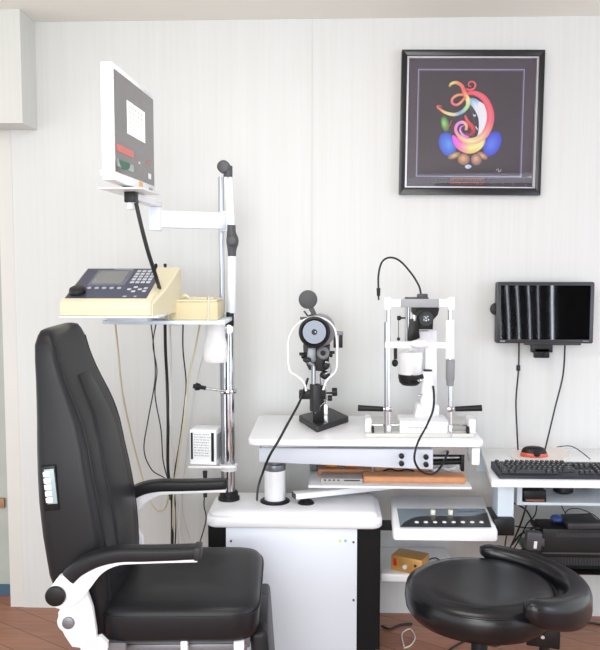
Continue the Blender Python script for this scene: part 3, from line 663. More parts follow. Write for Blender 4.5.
# monitor arm
az0, az1 = W(190, 228, 2.86).z, W(190, 211, 2.86).z
el = W(154, 220, 2.80)
m = MB(); m.prism([Vector((el.x, el.y, az0)), Vector((X, Y-.035, az0)), Vector((X, Y+.005, az0)), Vector((el.x, el.y+.04, az0))], (0, 0, az1-az0), .003)
m.cyl((el.x, el.y+.02, az0-.012), (el.x, el.y+.02, az1+.012), .024, bev=.003)
m.cyl((X, Y, az0-.008), (X, Y, az1+.008), .03, bev=.003)
m.build('monitor_arm', M_wblue, t)
pv = W(132, 206, 2.53)
m = MB(); z_ = W(140, 203, 2.65).z
dv = Vector((pv.x-el.x, pv.y-(el.y+.02), 0)); dn = dv.normalized(); sd = Vector((-dn.y, dn.x, 0))*.02
e3 = Vector((el.x, el.y+.02, az1+.012)); p3 = Vector((pv.x, pv.y, az1+.012))
m.prism([e3-sd-dn*.02, p3-sd-dn*.01, p3+sd-dn*.01, e3+sd-dn*.02], (0, 0, .022), .003); m.build('short_arm', M_white, t)
# shelf for the console
SHZ = W(160, 320, 2.75).z
sl0, sl1 = W(102, 320, 2.72), W(226, 320, 2.72)
m = MB(); m.bx((sl0.x, CAM_Y+2.72, SHZ-.014), (sl1.x-.004, CAM_Y+3.0, SHZ), .002); m.build('device_shelf', M_lblue, t)
m = MB(); m.cyl((X-.002, Y, SHZ-.02), (X-.002, Y, SHZ+.01), .03, bev=.002); m.bx((X-.06, Y-.015, SHZ-.018), (X, Y+.015, SHZ-.012)); m.build('shelf_clamp', M_white, t)
# console tray just above
a, b = W(62, 312, 2.55), W(160, 312, 2.55)
TRY = SHZ+.022
m = MB(); m.bx((W(60, 312, 2.53).x, CAM_Y+2.52, TRY), (W(163, 312, 2.6).x, CAM_Y+2.84, TRY+.006), .001)
m.bx((W(110, 312, 2.7).x, CAM_Y+2.66, SHZ-.001), (W(150, 312, 2.7).x, CAM_Y+2.82, TRY+.001), .002); m.build('console_tray', mat('pale_tray', (216, 226, 234), .35), t)
# power pack on the bracket
bw0, bw1 = W(192, 430, 2.96), W(217, 466, 2.96)
bzb = W(200, 466, 2.95).z
t = thing('power_pack', 'white metal power pack with a wiring label on the pole bracket', 'power pack', ((bw0.x+bw1.x)/2, CAM_Y+3.0, bzb))
ang = .28
MR = Matrix.Translation(((bw0.x+bw1.x)/2, CAM_Y+3.03, 0)) @ Matrix.Rotation(-ang*.5, 4, 'Z')
hw = (bw1.x-bw0.x)/2; ht = bw0.z-bzb
m = MB(); m.M = MR; m.bx((-hw-.004, -.06, bzb), (hw+.006, .03, bzb+ht-.001), .003); m.build('housing', M_whitep, t)
m = MB(); m.M = MR
m.bx((-hw, -.0615, bzb+.02), (-hw+.008, -.0595, bzb+ht-.014)); m.build('black_stripe', M_blk, t)
m = MB(); m.M = MR; m.bx((hw-.014, -.0615, bzb+.014), (hw-.003, -.0595, bzb+ht-.012)); m.build('black_stripe', M_blk, t)
m = MB(); m.M = MR; rr = random.Random(5)
for q in range(9):
    zq = bzb+ht*.84-q*ht*.075
    x_ = -hw+.014
    while x_ < hw-.024:
        w_ = rr.uniform(.002, .007); m.bx((x_, -.0612, zq), (x_+w_, -.0598, zq+ht*.03)); x_ += w_+rr.uniform(.002, .005)
m.build('wiring_label', mat('label_ink', (168, 170, 174), .5), t)
m = MB(); m.M = MR
for q in range(8): m.bx((hw+.0065, -.05+q*.009, bzb+.02), (hw+.0072, -.046+q*.009, bzb+ht-.02))
m.build('side_vent', M_mgr, t)
p = W(205, 471, 2.97)
m = MB(); m.cyl((p.x, p.y, p.z), (p.x, p.y, p.z-.04), .0095, .007, bev=.001); m.cyl((p.x, p.y, W(205, 489, 2.97).z), (p.x, p.y, W(205, 497, 2.97).z), .008)
m.tube([(p.x, p.y, p.z-.03), W(205, 489, 2.97), W(204, 505, 2.97), W(206, 520, 3.0), W(199, 545, 3.05)], .0025, 8)
m.build('plug_lead', M_cab_b, label='black plug and lead hanging below the pole bracket', cat='cable')

# examination lamp on the pole: folded arm with cup shade
t = thing('examination_lamp', 'white cup shaded lamp on a folded jointed arm beside the chrome pole', 'lamp', (W(232, 318, 2.94).x, CAM_Y+2.94, zz(322)))
D2 = 2.94
m = MB(); a, b = W(232, 256, D2), W(231.5, 313, D2); m.cyl(b, a, .016, seg=20, bev=.002); m.build('lower_arm', M_wblue, t)
m = MB(); m.tube([W(226, 176, D2), W(230, 229, D2)], .0075, 10, 0); m.tube([W(230, 176, D2), W(233, 229, D2)], .0065, 10, 0); m.build('upper_arm', M_white, t)
m = MB(); q = W(225.5, 167, D2); m.cyl((q.x-.006, q.y-.02, q.z), (q.x-.006, q.y+.02, q.z), .024, bev=.005); m.tube([W(228, 166, D2), W(228, 177, D2)], .017, 14, 0); m.build('top_joint', M_dgr, t)
m = MB(); q = W(231.5, 241, D2); m.tube([W(231.5, 225, D2), W(231.5, 233, D2), W(232.5, 241, D2), W(232, 249, D2), W(232, 257, D2)], lambda k_: .0155+.008*math.exp(-((k_-.5)*4.5)**2), 18, 4); m.cyl((q.x+.004, q.y-.026, q.z), (q.x+.004, q.y+.026, q.z), .018, bev=.004); m.build('elbow_joint', M_dgr, t)
m = MB(); m.cyl(W(230, 312, D2), W(230, 326, D2), .015, bev=.002); q = W(229, 329, D2-.02); m.cyl((q.x, q.y-.012, q.z), (q.x, q.y+.02, q.z), .0145, bev=.002); m.build('base_joint', M_blk, t)
m = MB(); m.cyl((q.x, q.y-.016, q.z), (q.x, q.y-.012, q.z), .0165); m.cyl((q.x, q.y-.018, q.z), (q.x, q.y-.015, q.z), .005); m.build('joint_screw', M_chr, t)
q = W(215.5, 320, 2.86); zb_ = W(215, 362, 2.86).z; H_ = W(215, 319, 2.86).z-zb_
m = MB(); m.lathe((q.x, q.y, zb_), [(.03, .004), (.040, 0), (.045, .006), (.046, .03), (.043, H_*.42), (.037, H_*.55), (.034, H_*.65), (.034, H_-.008), (.031, H_), (.016, H_), (.012, H_-.012), (.001, H_-.012)], seg=32); m.build('shade', mat('frosted_white', (236, 236, 236), .5), t, angle=50)
m = MB(); m.tube([(q.x+.03, q.y+.01, q.z-.03), W(228, 329, D2-.01)], .007, 8, 0); m.build('shade_bracket', M_white, t)

# ------------------------------------------------------------------ vision chart panel (top left)
d1, d2 = 2.30, 2.76
tn, bn = W(112, 65, d1), W(112, 183, d1)
tf, bf = W(153.5, 92, d2), W(153.5, 192, d2)
ztp, zbt = (tn.z+tf.z)/2, (bn.z+bf.z)/2
XF = (tn.x+tf.x)/2
t = thing('chart_monitor', 'white framed vision chart monitor seen edge on, mounted high on the pole arm', 'monitor', (XF-.02, CAM_Y+2.53, zbt))
rz = math.atan2(tn.x-tf.x, d2-d1)
cx, cy = (tn.x+tf.x)/2, CAM_Y+(d1+d2)/2; hl = (d2-d1)/2
MM = Matrix.Translation((cx, cy, 0)) @ Matrix.Rotation(rz, 4, 'Z')
th = .036
m = MB(); m.M = MM; m.bx((-th, -hl, zbt), (0, hl, ztp), .004)
m.bx((-th-.02, -hl*.72, zbt+.05), (-th+.002, hl*.72, ztp-.05), .006)
for zq in (.3, .45): m.cyl((-th-.003, -hl-.001, zbt+.06*zq), (-th-.003, -hl+.01, zbt+.06*zq), .003)
m.build('casing', M_white, t)
bt = .022
m = MB(); m.M = MM; m.bx((-.001, -hl+bt*.6, zbt+bt*1.25), (.0015, hl-bt*.5, ztp-bt*.8)); m.build('screen', mat('chart_screen_grey', (98, 95, 95), .12, spec=.7), t)
sy0, sy1, sz0, sz1 = -hl+bt*.6, hl-bt*.5, zbt+bt*1.25, ztp-bt*.8
def SC(u_, v_): return (sy0+(sy1-sy0)*u_, sz1-(sz1-sz0)*v_)
def patch(mm, u0, v0, u1, v1, e=.0022):
    a_, b_ = SC(u0, v0), SC(u1, v1); mm.bx((.001, a_[0], a_[1]), (e, b_[0], b_[1]))
m = MB(); m.M = MM; patch(m, .28, .22, .74, .56); m.build('chart_window', emit('lit_chart', (236, 240, 234), .35), t, label='lit white letter chart window')
m = MB(); m.M = MM; rr = random.Random(2)
for r_ in range(5):
    for q in range(5):
        u0 = .33+q*.075; v0 = .26+r_*.055; patch(m, u0, v0, u0+.035, v0+.025-.003*r_, .0026)
m.build('chart_letters', mat('faint_letters', (176, 184, 176), .5), t)
m = MB(); m.M = MM; patch(m, .03, .72, .42, .79, .0028)
m.build('red_readout', emit('red_led_text', (190, 96, 90), .15), t)
m = MB(); m.M = MM; m.mi = 0; patch(m, .04, .865, .42, .94, .0022)
m.mi = 1; P = []
for q in range(13):
    a_ = PI*q/12; u_ = .2-.13*math.cos(a_); v_ = .865+.085*math.sin(a_); y_, z__ = SC(u_, v_); P.append(Vector((.0022, y_, z__)))
m.prism(P, (.0008, 0, 0)); m.build('green_emblem', [mat('pale_green_patch', (160, 172, 166), .4), mat('green_print', (24, 96, 66), .4)], t)
m = MB(); m.M = MM
patch(m, .80, .735, .86, .79); m.build('red_lamp', mat('dim_red', (190, 110, 104), .4), t)
m = MB(); m.M = MM; patch(m, .82, .88, .9, .94); patch(m, .55, .8, .59, .82)
m.build('indicator', M_whitep, t)
m = MB(); m.M = MM; m.bx((0, -hl*.05+.04, zbt+.006), (.0012, -hl*.05+.085, zbt+.024)); m.build('orange_sticker', mat('orange_sticker', (230, 168, 110), .5), t)
m = MB(); m.M = MM; [m.box((.0003, hl-.075+q*.010, zbt+.012), (.0008, .0065, .009)) for q in range(5)]; m.build('maker_mark', mat('grey_print', (150, 150, 152), .5), t)
pz = W(140, 199, 2.53).z
pt = az1+.012+.022
m = MB(); m.M = MM; m.bx((-.085, -.12, zbt-.014), (.05, .11, zbt-.009), .001); m.build('mount_plate', M_white, t)
m = MB(); m.M = MM; m.prism([Vector((-.045, -.07, zbt-.009)), Vector((.01, -.07, zbt-.009)), Vector((-.006, -.03, zbt+.002)), Vector((-.03, -.03, zbt+.002))], (0, .1, 0)); m.build('neck', M_blk, t)
m = MB(); m.box((pv.x, pv.y-.005, zbt-.031), (.036, .05, .034), .002); m.build('pivot_block', M_blk, t)
m = MB(); m.cyl((pv.x, pv.y-.01, zbt-.07), (pv.x, pv.y-.01, zbt-.046), .014, bev=.003); m.build('pivot_pin', M_white, t)
cable([(136, 203, 2.50), (141, 225, 2.5), (147.5, 250, 2.52), (154.5, 272, 2.56), (160, 290, 2.66), (163.5, 302, 2.72)], .0068, M_cab_b, 'thick black cable dropping from the chart monitor to the shelf')

# ------------------------------------------------------------------ slanted console on tray
CT = TRY+.006
def CW(px, py, dd): return W(px, py, dd)
fl_, fr_ = W(57.5, 303, 2.52), W(147, 298, 2.52)
t = thing('keypad_console', 'beige desktop console with a sloping navy keypad, screen and black dial', 'console', ((fl_.x+fr_.x)/2, CAM_Y+2.66, CT))
zf = W(60, 303, 2.52).z; zbk = W(120, 268, 2.80).z
xl_, xr_ = W(58, 303, 2.52).x, W(150, 303, 2.52).x
bl_x, br_x = W(84, 270, 2.8).x, W(163, 270, 2.8).x
yF, yB = CAM_Y+2.53, CAM_Y+2.80
zf = CT+.046
m = MB()
V = Vector
bot = [V((xl_, yF, CT)), V((xr_, yF, CT)), V((xr_+.01, yB, CT)), V((xl_+.01, yB, CT))]
top = [V((xl_, yF, zf)), V((xr_, yF, zf)), V((xr_+.01, yB, zbk)), V((xl_+.01, yB, zbk))]
b = bmesh.new(); vb = [b.verts.new(p) for p in bot]; vt = [b.verts.new(p) for p in top]
b.faces.new(vb); b.faces.new(vt)
for q in range(4): b.faces.new((vb[q], vb[(q+1) % 4], vt[(q+1) % 4], vt[q]))
bmesh.ops.recalc_face_normals(b, faces=b.faces)
bmesh.ops.bevel(b, geom=b.edges[:], offset=.006, segments=2, profile=.5, affect='EDGES')
m._merge(b); m.bx((xl_+.003, yF-.0006, CT+.015), (xr_-.003, yF+.004, CT+.017)); m.build('housing', M_beil, t)
def CP(u_, v_, up=0):  # u across, v from front to back on the slope
    a_ = top[0].lerp(top[1], u_); c_ = top[3].lerp(top[2], u_); n_ = (top[1]-top[0]).cross(top[3]-top[0]).normalized()
    return a_.lerp(c_, v_)+n_*up
nn_ = (top[1]-top[0]).cross(top[3]-top[0]).normalized()
def cpatch(mm, u0, v0, u1, v1, base, thick, bev=0): mm.prism([CP(u0, v0, base), CP(u1, v0, base), CP(u1, v1, base), CP(u0, v1, base)], nn_*thick, bev)
m = MB(); cpatch(m, .03, .1, .93, .97, 0, .0015); m.build('keypad_overlay', M_navy, t)
m = MB(); cpatch(m, .17, .45, .60, .92, .0015, .0006); m.build('screen_surround', mat('lighter_navy', (98, 100, 116), .4), t)
m = MB(); cpatch(m, .2, .5, .55, .88, .002, .0008); m.build('lcd_screen', mat('olive_lcd', (120, 122, 120), .2), t)
for r_ in range(5):
    for q in range(4 if r_ > 0 else 3):
        u0 = .64+q*.062; v0 = .86-r_*.085; m = MB(); cpatch(m, u0, v0, u0+.045, v0+.05, .0015, .0015); m.build('key_button', mat('pale_key', (196, 198, 204), .4), t)
for (u0, v0) in ((.72, .38), (.66, .32), (.72, .26), (.78, .32), (.84, .35), (.84, .27)):
    m = MB(); cpatch(m, u0, v0, u0+.042, v0+.04, .0015, .0015); m.build('key_button', mat('pale_key', (196, 198, 204), .4), t)
for q in range(5):
    m = MB(); m.cyl(CP(.22+q*.085, .37, .001), CP(.22+q*.085, .37, .004), .0075, seg=14); m.build('function_button', mat('grey_key', (170, 174, 184), .4), t)
m = MB(); m.cyl(CP(.13, .24, .001), CP(.13, .24, .02), .029, .026, seg=32, bev=.004); m.build('dial_knob', M_blk, t)
m = MB(); cpatch(m, .35, .935, .58, .95, .0016, .0004); cpatch(m, .66, .13, .70, .16, .0016, .0004); cpatch(m, .78, .13, .81, .16, .0016, .0004); m.build('overlay_marks', mat('mark_grey', (176, 178, 190), .5), t)
for u_ in (.84, .95): m = MB(); m.cyl(CP(u_, .985, 0), CP(u_, .985, .012), .005); m.sph(CP(u_, .985, .013), .006); m.build('rear_post', M_blk, t)
# rear hump of console
m = MB()
def csec(y_, x0_, x1_, zt_): return [V((x0_, y_, CT)), V((x1_, y_, CT)), V((x1_, y_, zt_-.006)), V((x1_-.006, y_, zt_)), V((x0_, y_, zt_))]
m.loft([csec(yF+.012, xr_-.03, xr_+.004, zf-.004), csec(yF+.11, xr_-.03, xr_+.024, zf+.036), csec(yF+.20, xr_-.03, xr_+.042, zf+.085), csec(yB-.03, xr_-.03, xr_+.05, zbk+.002), csec(yB-.002, xr_-.03, xr_+.05, zbk+.002)])
m.build('side_body', M_beil, t, angle=25)

# beige junction box
bz_ = SHZ
a, b = W(164, 316, 2.74), W(219, 316, 2.74)
t = thing('beige_junction_box', 'flat beige plastic box with ribbed top on the pole shelf', 'box', ((a.x+b.x)/2, CAM_Y+2.86, bz_))
m = MB(); zt_ = W(190, 302, 2.74).z
m.prism([V((a.x, a.y, bz_)), V((b.x-.004, a.y, bz_)), V((b.x-.008, a.y+.20, bz_)), V((a.x+.01, a.y+.20, bz_))], (0, 0, zt_-bz_), .005); m.build('lower_shell', M_bei, t)
m = MB(); m.prism([V((a.x+.002, a.y+.003, zt_)), V((b.x-.008, a.y+.003, zt_)), V((b.x-.012, a.y+.19, zt_)), V((a.x+.012, a.y+.19, zt_))], (0, 0, .008), .003)
m.bx((a.x+.05, a.y+.07, zt_+.006), (b.x-.03, a.y+.17, zt_+.014), .003); m.build('lid', M_beil, t)
m = MB(); m.tube([V((a.x+.03, a.y+.05, zt_+.008)), V((a.x+.04, a.y+.04, zt_+.03)), V((a.x+.052, a.y+.05, zt_+.012)), V((a.x+.07, a.y+.04, zt_+.022)), V((a.x+.085, a.y+.05, zt_+.008))], .006, 8); m.build('cable_loop', M_beil, t)
m = MB(); m.tube([V((b.x-.05, a.y+.05, zt_+.008)), V((b.x-.04, a.y+.02, zt_+.02)), V((b.x-.036, a.y-.003, zt_)), V((b.x-.038, a.y-.004, bz_+.01)), V((b.x-.04, a.y-.0, bz_-.01))], .0025, 8)
m.tube([V((a.x+.02, a.y+.05, zt_+.014)), V((a.x+.018, a.y-.002, zt_)), V((a.x+.016, a.y-.005, bz_+.01)), V((a.x+.025, a.y-.004, bz_-.015)), V((a.x+.06, a.y-.0, bz_-.02))], .0025, 8); m.build('cable_tie', M_cab_w, t)

# ------------------------------------------------------------------ cables hanging from the shelf
cable([(115, 322, 2.95), (118, 350, 3.0), (122, 390, 3.05), (130, 430, 3.1), (140, 470, 3.12), (150, 500, 3.12), (158, 511, 3.12), (166, 505, 3.12), (171, 480, 3.1)], .0042, M_cab_c, 'cream cable looping down from the left end of the pole shelf')
cable([(151, 324, 2.95), (154, 350, 3.0), (155, 380, 3.0), (148, 420, 3.05), (144, 450, 3.05), (152, 470, 3.08), (166, 480, 3.1), (170, 500, 3.1)], .0024, M_cab_b, 'thin black cable wandering left below the pole shelf')
cable([(156, 324, 2.95), (153, 345, 3.0), (157, 370, 3.0), (155, 395, 3.0), (161, 430, 3.05), (163, 460, 3.05), (168, 480, 3.1)], .0024, M_cab_b, 'thin black cable crossing another below the shelf, left of the thick one')
cable([(165, 320, 2.9), (165.5, 350, 2.95), (167, 380, 3.0), (168, 420, 3.0), (168, 470, 3.05), (172, 500, 3.08), (172, 560, 3.1), (172, 596, 3.15)], .0062, M_cab_b, 'thickest black cable hanging straight below the pole shelf')
cable([(170, 324, 2.95), (171, 370, 3.0), (170, 420, 3.0), (174, 460, 3.05), (176, 500, 3.08), (178, 545, 3.1)], .0034, M_cab_w, 'pale grey cable hanging just right of the thickest black one')
cable([(183, 322, 2.95), (183, 350, 3.0), (186, 380, 3.0), (185, 400, 3.0), (180, 440, 3.05), (174, 480, 3.05), (176, 520, 3.1), (174, 560, 3.12)], .0028, M_cab_b, 'thin black cable meeting the cream one below the shelf')
cable([(200, 322, 2.95), (195, 350, 3.0), (188, 380, 3.0), (184, 420, 3.0), (178, 460, 3.05), (174, 490, 3.05), (173, 540, 3.1)], .004, M_cab_c, 'cream cable slanting down from the right part of the pole shelf')
cable([(212, 323, 2.98), (206, 345, 3.1), (197, 380, 3.2), (190, 420, 3.24), (184, 470, 3.24), (182, 510, 3.24), (190, 540, 3.24)], .0026, M_cab_w, 'pale grey cable close to the wall right of the cable bunch')
cable([(163, 430, 3.06), (168, 470, 3.06), (177, 500, 3.08), (180, 530, 3.08), (188, 548, 3.1), (200, 556, 3.12)], .0026, M_cab_w, 'pale grey cable drooping right at the foot of the cable bunch')

# ------------------------------------------------------------------ lensmeter / keratometer on table
KD = 2.95
def K(px, py, dd=KD): return W(px, py, dd)
base = [WZ(298.5, 421, TZ), WZ(317, 433, TZ), WZ(349, 422, TZ), WZ(330, 413, TZ)]
t = thing('keratometer', 'black ophthalmic keratometer with a white head frame and round face on the table', 'keratometer', (K(320, 425).x, CAM_Y+KD, TZ))
m = MB(); P = smooth_path([v for p_ in base for v in [p_]], 1, True)
bb = []
for q in range(4):
    p_, pr_, nx_ = base[q], base[q-1], base[(q+1) % 4]
    for k_ in (.10, .03): bb.append(p_.lerp(pr_, k_))
    bb.append(p_.lerp(nx_, .03)); bb.append(p_.lerp(nx_, .10))
m.prism([Vector((v.x, v.y, TZ)) for v in bb], (0, 0, .024), .003); m.build('base', M_blkm, t)
Yc = CAM_Y+KD
a = K(319, 415); 
m = MB(); m.bx((K(313, 400).x, Yc-.012, TZ+.02), (K(324, 400).x, Yc+.03, K(319, 385).z), .003); m.build('stem', M_blk, t)
a_, b_ = K(315, 384, 2.90), K(315, 411, 2.90); m = MB(); m.cyl(b_, a_, .020, bev=.003); m.cyl(K(316, 412, 2.90), K(316, 408, 2.90), .012); m.build('focus_barrel', M_blkm, t)
m = MB(); m.cyl(K(313.5, 386, 2.90), K(313.5, 366, 2.90), .0085); m.cyl(K(322, 385, 2.93), K(322, 374, 2.93), .008); m.build('steel_rod', M_stl, t)
m = MB(); c = K(311.5, 394, 2.93); r_ = K(326, 394, 2.93); m.bx((K(299, 394, 2.93).x, c.y-.01, K(300, 399, 2.93).z), (K(326, 394, 2.93).x, c.y+.02, K(300, 390, 2.93).z), .004); m.cyl(K(326, 393, 2.93), K(334, 393, 2.93), .004); m.build('cross_yoke', M_blk, t)
m = MB(); q = K(332, 392, 2.93); m.cyl((q.x, q.y, q.z), (q.x+.02, q.y, q.z+.001), .016, bev=.003); q = K(329, 398, 2.93); m.cyl((q.x-.005, q.y, q.z), (q.x+.012, q.y, q.z), .011, bev=.002); m.build('side_knob', M_blk, t)
m = MB(); m.cyl(K(326, 386, 2.93), K(326, 404, 2.93), .0035); m.bx(K(325, 405, 2.93)-Vector((.003, 0, 0)), K(328, 424, 2.93), .001); m.tube([K(315, 413, 2.93), K(322, 404, 2.93), K(326, 400, 2.93)], .003, 6, 0); m.build('height_scale', M_chr, t)
# head
hc = K(315.2, 332, 2.87)
m = MB(); m.cyl((hc.x, hc.y, hc.z), (hc.x+.004, hc.y+.16, hc.z+.006), .056, .05, seg=40, bev=.004); m.build('optic_tube', M_blkm, t)
m = MB(); m.lathe((hc.x-.003, hc.y, hc.z), [(.042, -.002), (.05, -.018), (.0575, -.016), (.058, 0), (.055, .006), (.04, .006)], axis=(0, 1, 0), seg=48, cap=False); m.build('face_ring', M_blk, t, angle=50)
m = MB(); m.cyl((hc.x-.003, hc.y-.004, hc.z), (hc.x-.003, hc.y, hc.z), .045, seg=48); m.build('mire_disc', mat('grey_mire', (94, 97, 106), .18, metal=.5), t)
m = MB(); m.cyl((hc.x-.003, hc.y-.009, hc.z), (hc.x-.003, hc.y-.003, hc.z), .0105, seg=24); m.build('aperture', M_blk, t)
m = MB(); m.cyl((hc.x+.001, hc.y-.0105, hc.z+.001), (hc.x+.001, hc.y-.0085, hc.z+.001), .0018, seg=12); m.build('lens_glint', M_stl, t)
m = MB(); m.cyl((hc.x+.014, hc.y+.05, hc.z), (hc.x+.014, hc.y+.11, hc.z+.0), .062, seg=40, bev=.004); m.build('rear_drum', M_mgr, t)
# occluder paddle
oc = K(308, 299.5, 2.94); m = MB(); m.cyl((oc.x, oc.y-.003, oc.z), (oc.x, oc.y+.003, oc.z), .0355, seg=40, bev=.001)
m.prism([K(308, 308, 2.94), K(313, 306, 2.94), K(318, 317, 2.94), K(313.5, 318, 2.94)], (0, .006, 0)); m.build('occluder', mat('paddle_grey', (66, 66, 68), .5), t)
# body under head
m = MB(); m.prism([K(303, 346, 2.93), K(330, 346, 2.93), K(329, 362, 2.93), K(325, 372, 2.93), K(309, 370, 2.93), K(304, 360, 2.93)], (0, .10, 0), .004); m.build('gear_body', M_blkm, t)
m = MB(); m.prism([K(308, 348, 2.91), K(316, 348, 2.91), K(316, 360, 2.91), K(312, 366, 2.91), K(306, 364, 2.91)], (0, .03, 0), .003); m.cyl(K(307, 361, 2.90), K(314, 366, 2.90), .008)
m.build('eyepiece_block', M_gstl, t)
m = MB(); q = K(323, 352, 2.9)
m.lathe((q.x, q.y, q.z-.004), [(.010, -.002), (.018, -.008), (.024, 0), (.02, .01)], axis=(0, 1, 0), seg=28, cap=False); m.build('gear_ring', M_mgr, t)
for px_, py_ in ((303, 354), (331, 352.5)):
    m = MB(); q = K(px_, py_, 2.92); m.cyl((q.x-.014, q.y, q.z), (q.x+.014, q.y, q.z), .006); m.cyl((q.x-.006, q.y, q.z-.006), (q.x+.006, q.y, q.z-.006), .012, bev=.003); m.build('adjuster', M_blk, t)
m = MB(); q = K(307, 360, 2.9); m.sph(q, (.016, .014, .010)); m.build('swivel_ball', M_blkm, t); m = MB(); q = K(326, 365, 2.92); m.sph(q, (.014, .016, .018)); q = K(325, 375, 2.92); m.sph(q, (.02, .018, .016)); m.build('swivel_ball', M_blkm, t)
m = MB(); m.tube([K(325, 362, 2.89), K(330, 364, 2.89), K(331, 371, 2.89), K(325, 374, 2.89)], .0035, 8); m.build('lever', M_stl, t)
# chin bracket on right
m = MB(); m.bx(K(333.5, 334, 2.97), K(337, 347, 3.0), .001); m.bx(K(339, 335, 2.97), K(342.5, 347, 3.0), .001); m.build('side_clip', M_blk, t)
m = MB(); m.bx(K(332, 332, 2.965), K(343, 334.5, 3.0), .001); m.build('clip_bar', M_gstl, t)
m = MB(); m.tube([K(304, 311, 2.92), K(308, 316, 2.92), K(312, 314.5, 2.92)], .004, 6, 0); m.bx(K(300, 317, 2.93), K(307, 319.5, 2.94)); m.build('sight', M_dgr, t)
# white tubular head frame
m = MB(); D5 = 2.88
fr = [(306, 391), (304, 383), (297, 376), (290, 371), (288, 358), (288.5, 340), (294, 328), (304, 320), (316, 317), (328, 321), (335, 330), (337, 345), (337, 362), (335, 372), (327, 380), (323, 390)]
m.tube([K(x_, y_, D5) for x_, y_ in fr], .0037, 10, 5); m.build('head_frame', mat('translucent_white', (238, 240, 242), .2), t)
cable([(308, 378, 2.92), (303, 393, 2.90), (298, 405, 2.80), (287, 425, 2.70), (279, 440, 2.65), (270, 455, 2.63), (263, 472, 2.68), (258, 488, 2.80), (257, 500, 2.95)], .0045, M_cab_b, 'black cable running from the keratometer over the table edge to the cabinet')

# ------------------------------------------------------------------ slit lamp
LD = 2.80
def L_(px, py, dd=LD): return W(px, py, dd)
t = thing('slit_lamp', 'white slit lamp microscope with chrome chin rest posts and black handles on the table', 'slit lamp', (L_(418, 430).x, CAM_Y+2.93, TZ))
YB1 = WZ(420, 438, TZ)
m = MB(); pf = [WZ(365, 438, TZ), WZ(474, 438, TZ), WZ(471, 420, TZ), WZ(369, 420, TZ)]; m.prism(pf, (0, 0, .016), .003); m.build('base_plate', mat('pale_stone_enamel', (196, 196, 191), .3, vary=.02), t)
for sx_, px_ in ((-1, 368), (1, 471)):
    m = MB(); q = L_(px_, 430, 2.84); m.bx((q.x-.012, q.y-.03, TZ+.01), (q.x+.012, q.y+.05, L_(370, 417, 2.84).z), .006, 3); m.build('track_block', M_whitep, t)
    m = MB(); q = L_(px_-sx_*(-4.5)*-1, 428, 2.83); m.cyl((q.x-.004, q.y-.02, q.z-.006), (q.x+.004, q.y-.02, q.z-.006), .017, bev=.002); m.build('track_wheel', M_blk, t)
m = MB(); m.cyl(L_(372, 425, 2.84), L_(468, 425, 2.84), .005); m.cyl(L_(372, 431, 2.84), L_(468, 431, 2.84), .003); m.build('track_axle', M_chr, t)
m = MB(); a, b = L_(399, 421, 2.84), L_(449, 433, 2.80); m.bx((a.x, b.y, TZ+.011), (b.x, b.y+.14, a.z+.006), .003); m.mi = 1
for q in range(12): m.bx((a.x+.03+q*.006, b.y-.0008, TZ+.034-(q % 3)*.002), (a.x+.033+q*.006, b.y+.001, TZ+.038))
m.mi = 2; m.bx((a.x+.002, b.y-.003, TZ+.0095), (b.x-.002, b.y+.02, TZ+.0125)); m.build('stage', [M_whitep, M_mgr, M_blkm], t)
# chin rest posts
for px_, tag_ in ((388.5, 'l'), (450, 'r')):
    m = MB(); m.cyl(L_(px_, 438, 2.80), L_(px_, 425, 2.80), .0105, bev=.002); m.cyl(L_(px_, 433, 2.80), L_(px_, 300, 2.80), .0075, seg=20); m.build('post', M_chr, t)
    m = MB(); m.box(L_(px_, 409, 2.80), (.024, .026, .016), .004); m.cyl(L_(px_-7 if px_ < 400 else px_, 409, 2.80), L_(px_ if px_ < 400 else px_+7, 409, 2.80), .005); m.build('handle_clamp', M_chr, t)
m = MB(); m.cyl(L_(386.7, 322, 2.80), L_(386.7, 437, 2.80), .0085, seg=20); m.build('sleeve_tube', M_stl, t)
for (xa_, xb_) in ((383, 358), (455, 481.5)):
    m = MB(); A1, B1 = L_(xa_, 409, 2.80), L_(xb_, 408, 2.80); m.tube([A1, A1.lerp(B1, .05), A1.lerp(B1, .5), A1.lerp(B1, .95), B1], lambda k_: .0085+.004*k_, 16, 2); m.build('hand_grip', M_blk, t)
m = MB(); m.tube([L_(450, 358, 2.80), L_(450, 320, 2.80)], .0155, 20, 0); m.build('white_sleeve', M_white, t)
m = MB(); m.lathe(L_(450, 386, 2.80), [(.008, 0), (.013, .002), (.0135, .018), (.016, .026), (.0165, .092), (.015, .095)], axis=(0, 0, 1), seg=24); m.build('grey_sleeve', M_mgr, t)
# forehead bar
m = MB(); a, b = L_(385, 299, 2.79), L_(453, 307.5, 2.79); m.bx((a.x, a.y, b.z), (b.x, a.y+.018, a.z), .004); m.build('forehead_bar', M_whitep, t)
m = MB(); a, b = L_(401, 299, 2.78), L_(439, 307.5, 2.78); m.bx((a.x, a.y, b.z), (b.x, a.y+.01, a.z), .002); m.build('forehead_pad', mat('grey_band', (150, 152, 156), .5, vary=.05), t)
for px_ in (387.5, 451):
    m = MB(); m.cyl(L_(px_, 310, 2.795), L_(px_, 297, 2.795), .0125, bev=.003); m.build('post_cap', M_whitep, t)
# chin rest bar
m = MB(); a, b = L_(385, 342, 2.79), L_(447, 348.5, 2.79); m.bx((a.x, a.y, b.z), (b.x, a.y+.02, a.z), .003); m.build('chin_bar', M_whitep, t)
m = MB(); q = L_(419.5, 343.5, 2.77); m.sph((q.x, q.y, q.z-.002), (.035, .03, .016)); m.sph((q.x, q.y+.01, q.z-.006), (.03, .03, .014)); m.build('chin_cup', M_white, t, angle=60)
